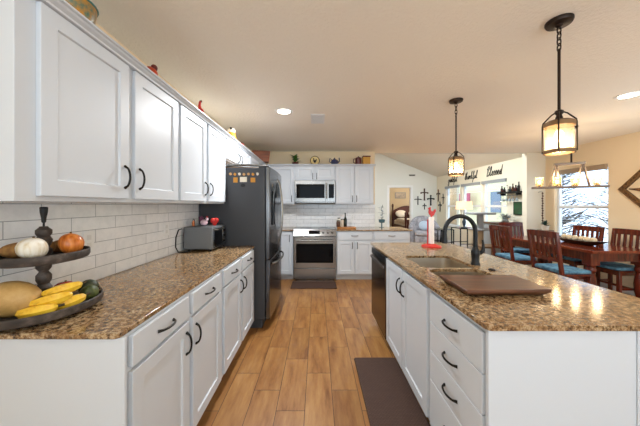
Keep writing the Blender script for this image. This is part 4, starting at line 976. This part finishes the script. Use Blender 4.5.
sg = thing('door_top_sign', 'small dark key rack sign above and beside the bedroom doorway', 'wall sign', FP(412, 175.3)); MB().box(-.12, .12, -.015, -.001, -.03, .03).build('board', mat('grey_sign', '#77736c', .6), sg)
for x in (-.07, 0, .07): MB().ball((x, -.02, 0), .018, .008, .018, 8).build('knob', BLACKM, sg)
# armchair
UPH = speck('grey_patterned_upholstery', '#77757c', '#a9a6aa', 8, .9)
ac = thing('armchair', 'grey upholstered barrel armchair in the far corner of the living room', 'armchair', (3.68, 8.75, 0), -.25)
b = MB(); n = 18; Rr = .48
for lvl in (0,):
    V = []
    for i in range(n+1):
        a = -.35+(PI+.7)*i/n; c_, s_ = math.cos(a), math.sin(a); top = .62+.36*max(0, math.sin(a))**1.2
        V.append([b.bm.verts.new(q) for q in ((Rr*c_, Rr*s_*.9, .08), (Rr*1.06*c_, Rr*.95*s_, top-.06), (Rr*1.0*c_, Rr*.9*s_, top), (Rr*.86*c_, Rr*.76*s_, top-.02), (Rr*.74*c_, Rr*.66*s_, top-.12), (Rr*.72*c_, Rr*.62*s_, .08))])
    for P, Q in zip(V, V[1:]):
        for q in range(6): b.bm.faces.new([P[q], Q[q], Q[(q+1) % 6], P[(q+1) % 6]])
    b.bm.faces.new(V[0]); b.bm.faces.new(V[-1][::-1])
b.build('backrest', UPH, ac)
MB().box(-.345, .345, -.40, .25, .10, .34).build('base', UPH, ac, bevel=.03)
MB().prism(rounded([(-.34, -.43), (.34, -.43), (.34, .24), (-.34, .24)], [.08]*4), .341, .48).build('seat_cushion', UPH, ac, bevel=.035, seg=3)
for x in (-.28, .28):
    for y in (-.3, .22): MB().lathe([(.02, 0), (.028, .10)], (x, y, 0)).build('leg', DKW, ac)
pw = MB().ball((0, 0, 0), .2, .07, .17, 16, M=Matrix.Rotation(-.25, 4, 'X')).build('throw_pillow', mat('pale_blue_fabric', '#a9b7c6', .9)); pw.location = (3.70, 8.78, .65); tag(pw, 'pale bluish pillow leaning in the grey armchair', 'pillow')
# black low cabinet / speaker
sp_ = thing('speaker_box', 'small black box shaped speaker on the floor beside the armchair', 'speaker', (4.42, 9.25, 0)); MB().box(-.14, .14, -.14, .14, 0, .5).build('body', BLACKM, sp_, bevel=.02); MB().lathe([(.09, 0), (.1, .01)], M=TR(0, -.14, .3) @ Matrix.Rotation(PI/2, 4, 'X')).build('cone', KICK, sp_)
# console tables + lamp
def console(label, x, y, w, d, h_):
    r = thing('side_table', label, 'side table', (x, y, 0), 0, 'black metal side tables')
    MB().box(-w/2, w/2, -d/2, d/2, h_-.02, h_).build('tabletop', BGLASS, r, bevel=.003)
    for sx in (-1, 1):
        for sy in (-1, 1): MB().box(sx*w/2-.012-sx*.012, sx*w/2+.012-sx*.012, sy*d/2-.012-sy*.012, sy*d/2+.012-sy*.012, 0, h_-.021).build('leg', BLACKM, r)
    MB().box(-w/2+.024, w/2-.024, -d/2+.004, -d/2+.02, h_*.35, h_*.35+.02).build('stretcher', BLACKM, r); MB().box(-w/2+.024, w/2-.024, d/2-.02, d/2-.004, h_*.35, h_*.35+.02).build('stretcher', BLACKM, r)
console('black metal side table with the lit table lamp', 4.28, 7.42, .5, .5, .70)
console('lower black metal side table on the armchair side of the lamp table', 3.88, 7.9, .5, .45, .62)
lp = thing('table_lamp', 'table lamp with a glowing cream drum shade in front of the windows', 'lamp', (4.28, 7.42, .701))
MB().lathe([(.09, 0), (.09, .015), (.02, .03), (.035, .08), (.05, .16), (.035, .24), (.012, .3), (.01, .54), (.012, .58)]).build('base', mat('dark_lamp_base', '#35404a', .3, .3), lp)
SH = mat('lamp_shade_linen', '#e8c9a0', .8); SH.node_tree.nodes['Principled BSDF'].inputs['Emission Color'].default_value = srgb('#ffcf94'); SH.node_tree.nodes['Principled BSDF'].inputs['Emission Strength'].default_value = .75
b = MB(); n = 28; rr = [[b.bm.verts.new((r_*math.cos(2*PI*q/n), r_*math.sin(2*PI*q/n), z)) for q in range(n)] for r_, z in ((.22, .53), (.20, .76), (.196, .76), (.216, .53))]
for P, Q in zip(rr, rr[1:]+rr[:1]):
    for q in range(n): b.bm.faces.new([P[q], P[(q+1) % n], Q[(q+1) % n], Q[q]])
b.build('lamp_shade', SH, lp); MB().ball((0, 0, .63), .03, .03, .045, 12).build('bulb', BULB, lp)
l = bpy.data.lights.new('lamp_glow', 'POINT'); l.energy = 10; l.color = (1, .78, .5); l.shadow_soft_size = .05; lo = bpy.data.objects.new('lamp_glow', l); COL.objects.link(lo); lo.parent = lp; lo.location = (0, 0, .72)
# cat tree
CARP = mat('grey_carpet', '#8b8d8f', .95); ct = thing('cat_tree', 'grey carpeted cat tree with a flat top platform in front of the windows', 'cat tree', (3.87, 6.05, 0))
MB().box(-.26, .26, -.24, .24, 0, .05).build('base', CARP, ct, bevel=.01); MB().box(-.25, .25, -.2, .2, 1.13, 1.18).build('platform', CARP, ct, bevel=.015); MB().box(-.19, .25, -.2, .2, .76, .80).build('platform', CARP, ct, bevel=.015)
MB().lathe([(.07, .05), (.07, .76)], (0, 0, 0)).build('post', mat('sisal', '#a08b70', .95), ct); MB().lathe([(.075, .80), (.07, .84), (.07, 1.13)], (0, 0, 0)).build('post', CARP, ct)
# wooden trunk/stool
wc = thing('wooden_stool', 'light wooden stool standing in front of the cat tree', 'stool', (3.72, 5.55, 0)); MB().box(-.23, .23, -.18, .18, .44, .48).build('seat', RUSTIC, wc, bevel=.005)
for sx in (-1, 1):
    for sy in (-1, 1): MB().box(sx*.2-.02, sx*.2+.02, sy*.15-.02, sy*.15+.02, 0, .44).build('leg', RUSTIC, wc)
# shelf with bottles
sh = thing('wall_shelf', 'short black floating shelf with glass rack on the living room wall', 'shelf', (XR, 6.17, 1.665), -PI/2)
MB().box(-.33, .33, -.16, -.001, -.025, .015).build('board', BLACKM, sh, bevel=.003)
for x in (-.25, .25): MB().box(x-.01, x+.01, -.13, -.001, -.07, -.025).build('bracket', BLACKM, sh)
MB().tube([(-.28, -.1, -.06), (-.27, -.1, -.075), (.27, -.1, -.075), (.28, -.1, -.06)], .004, 6).build('rack_bar', BLACKM, sh)
BC = [mat('bottle_black', '#1a1416', .2), mat('bottle_wine', '#3a1018', .15), mat('bottle_brown', '#4a2c18', .2), mat('bottle_teal', '#25383c', .2), mat('candle_white', '#d8d0c2', .6)]
nm = ['at the near end', 'second from the near end', 'third from the near end', 'in the middle', 'third from the far end', 'second from the far end', 'at the far end']
for i in range(7):
    hh = [.20, .13, .17, .11, .15, .10, .14][i]; r_ = [.03, .035, .028, .035, .028, .033, .03][i]
    o = thing('shelf_bottle', 'small bottle or mug %s of the black wall shelf' % nm[i], 'bottle', (XR-.08, 5.90+.09*i, 1.6805), 0, 'bottles on the wall shelf')
    MB().lathe([(r_*.9, 0), (r_, .01), (r_, hh*.55), (r_*.45, hh*.75), (r_*.4, hh)], n=12).build('body', BC[i % 5], o); MB().lathe([(r_*.5, hh), (r_*.5, hh+.015)], n=10).build('cap', BLACKM, o)
GLS = mat('smoked_glass', '#8f9aa0', .08)
for i in range(5):
    o = tag(MB().lathe([(.03, 0), (.03, -.003), (.004, -.01), (.004, -.06), (.03, -.09), (.032, -.14)], (XR-.10, 5.93+.11*i, 1.586), 12).build('wine_glass', GLS), 'stemmed glass hanging upside down, %s under the wall shelf' % ['nearest the stub wall', 'second from stub wall', 'middle one', 'second from the window', 'nearest the window'][i], 'glass', 'glasses hanging under the shelf')
pc = thing('framed_picture', 'green and yellow framed picture on the wall below the shelf', 'picture', (XR, 5.98, 1.28), -PI/2)
m = speck('green_yellow_print', '#1f5a34', '#2e3f2a', 7, .5, '#d9b93a'); MB().box(-.14, .14, -.02, -.001, -.14, .14).build('print', m, pc); b = MB(); b.box(-.155, .155, -.028, -.001, .14, .155).box(-.155, .155, -.028, -.001, -.155, -.14).box(-.155, -.14, -.028, -.001, -.14, .14).box(.14, .155, -.028, -.001, -.14, .14); b.build('frame', BLACKM, pc)
bf = thing('buffet_cabinet', 'grey buffet cabinet below the shelf and picture', 'cabinet', (4.50, 6.15, 0)); GP = mat('grey_paint', '#8c8f90', .5)
MB().box(-.22, .24, -.45, .45, 0, .90).build('body', GP, bf, bevel=.004); MB().box(-.24, .24, -.47, .47, .90, .93).build('top', RUSTIC, bf, bevel=.003)
for s in (-1, 1): d = MB().box(-.24, -.221, s*.22-.2, s*.22+.2, .08, .87).build('door', GP, bf, bevel=.004)
fl = thing('flower_arrangement', 'frosty grey flower arrangement in a low vase on the buffet', 'flowers', (4.50, 6.10, .931)); MB().lathe([(.05, 0), (.08, .04), (.05, .09)]).build('vase', GP, fl)
b = MB(); random.seed(5)
for i in range(60): leaf(b, (0, 0, .08), random.uniform(0, 2*PI), random.uniform(.1, 1.3), random.uniform(.14, .3), .02)
b.build('foliage', speck('silver_leaf', '#6f7672', '#c2c8c6', 30, .7), fl)

# ================================================================== bedroom
r = thing('added_ceiling_lamp', 'round ceiling lamp added out of view to brighten the bedroom', 'ceiling light', (5.0, 11.4, 2.499)); MB().lathe([(.02, -.1), (.12, -.08), (.16, -.03), (.16, -.001)]).build('dome', emis('added_dome_glow', '#ffe9c8', 3), r)
l = bpy.data.lights.new('bedroom_fill', 'POINT'); l.energy = 60; l.color = (1, .9, .78); l.shadow_soft_size = .12; lo = bpy.data.objects.new('bedroom_fill', l); COL.objects.link(lo); lo.parent = r; lo.location = (0, 0, -.25)  # lamp and its light are added, out of view, to lift the dark bedroom
bd = thing('bed', 'dark cherry four poster style bed with pale quilt in the bedroom', 'bed', (4.56, 12.05, 0))
RW = mat('bed_red_wood', '#4a1f16', .4)
b = MB(); pts = [(-.66, .3), (-.66, 1.1)]+[(-.66+1.32*i/12, 1.1+.22*math.sin(PI*i/12)) for i in range(1, 12)]+[(.66, 1.1), (.66, .3)]; b.prism(pts, .93, .98, M=Mx); b.build('headboard', RW, bd, bevel=.01)
for x in (-.70, .70): MB().lathe([(.04, 0), (.045, .3), (.035, .5), (.045, .8), (.03, 1.2), (.045, 1.3), (.05, 1.36), (.02, 1.42)], (x, .95, 0)).build('post', RW, bd)
for x in (-.70, .70): MB().lathe([(.04, 0), (.045, .3), (.035, .5), (.05, .75), (.045, .95), (.05, 1.0), (.02, 1.06)], (x, -.95, 0)).build('post', RW, bd)
MB().box(-.65, .65, -.97, -.93, .3, .72).build('footboard', RW, bd, bevel=.01)
MB().box(-.70, -.66, -.9, .9, .25, .42).build('side_rail', RW, bd)
MB().box(-.66, .66, -.92, .92, .25, .62).build('mattress', mat('mattress_white', '#d8d2c6', .9), bd, bevel=.06)
MB().box(-.69, .69, -.92, .45, .50, .72).build('quilt', speck('pale_quilt', '#d8cfc0', '#b9b0a2', 10, .9), bd, bevel=.07, seg=3)
for s, w_ in ((-1, 'window'), (1, 'wall')):
    o = MB().ball((0, 0, 0), .29, .12, .2, 16, M=Matrix.Rotation(-.5, 4, 'X')).build('bed_pillow', mat('pillow_white', '#e2ddd3', .9)); o.location = (4.56+s*.33, 12.82, .92); tag(o, 'white pillow on the bed, %s of the two' % ('nearer the doorway opening' if s < 0 else 'further from the doorway opening'), 'pillow')
pc = thing('framed_picture', 'framed pastel picture above the bed in the bedroom', 'picture', (4.38, 13.4, 1.86)); MB().box(-.25, .25, -.02, -.001, -.13, .13).build('print', speck('pastel_print', '#cbb9a2', '#8f8b88', 5, .6), pc); b = MB(); b.box(-.28, .28, -.03, -.001, .13, .16).box(-.28, .28, -.03, -.001, -.16, -.13).box(-.28, -.25, -.03, -.001, -.13, .13).box(.25, .28, -.03, -.001, -.13, .13); b.build('frame', VALG, pc)
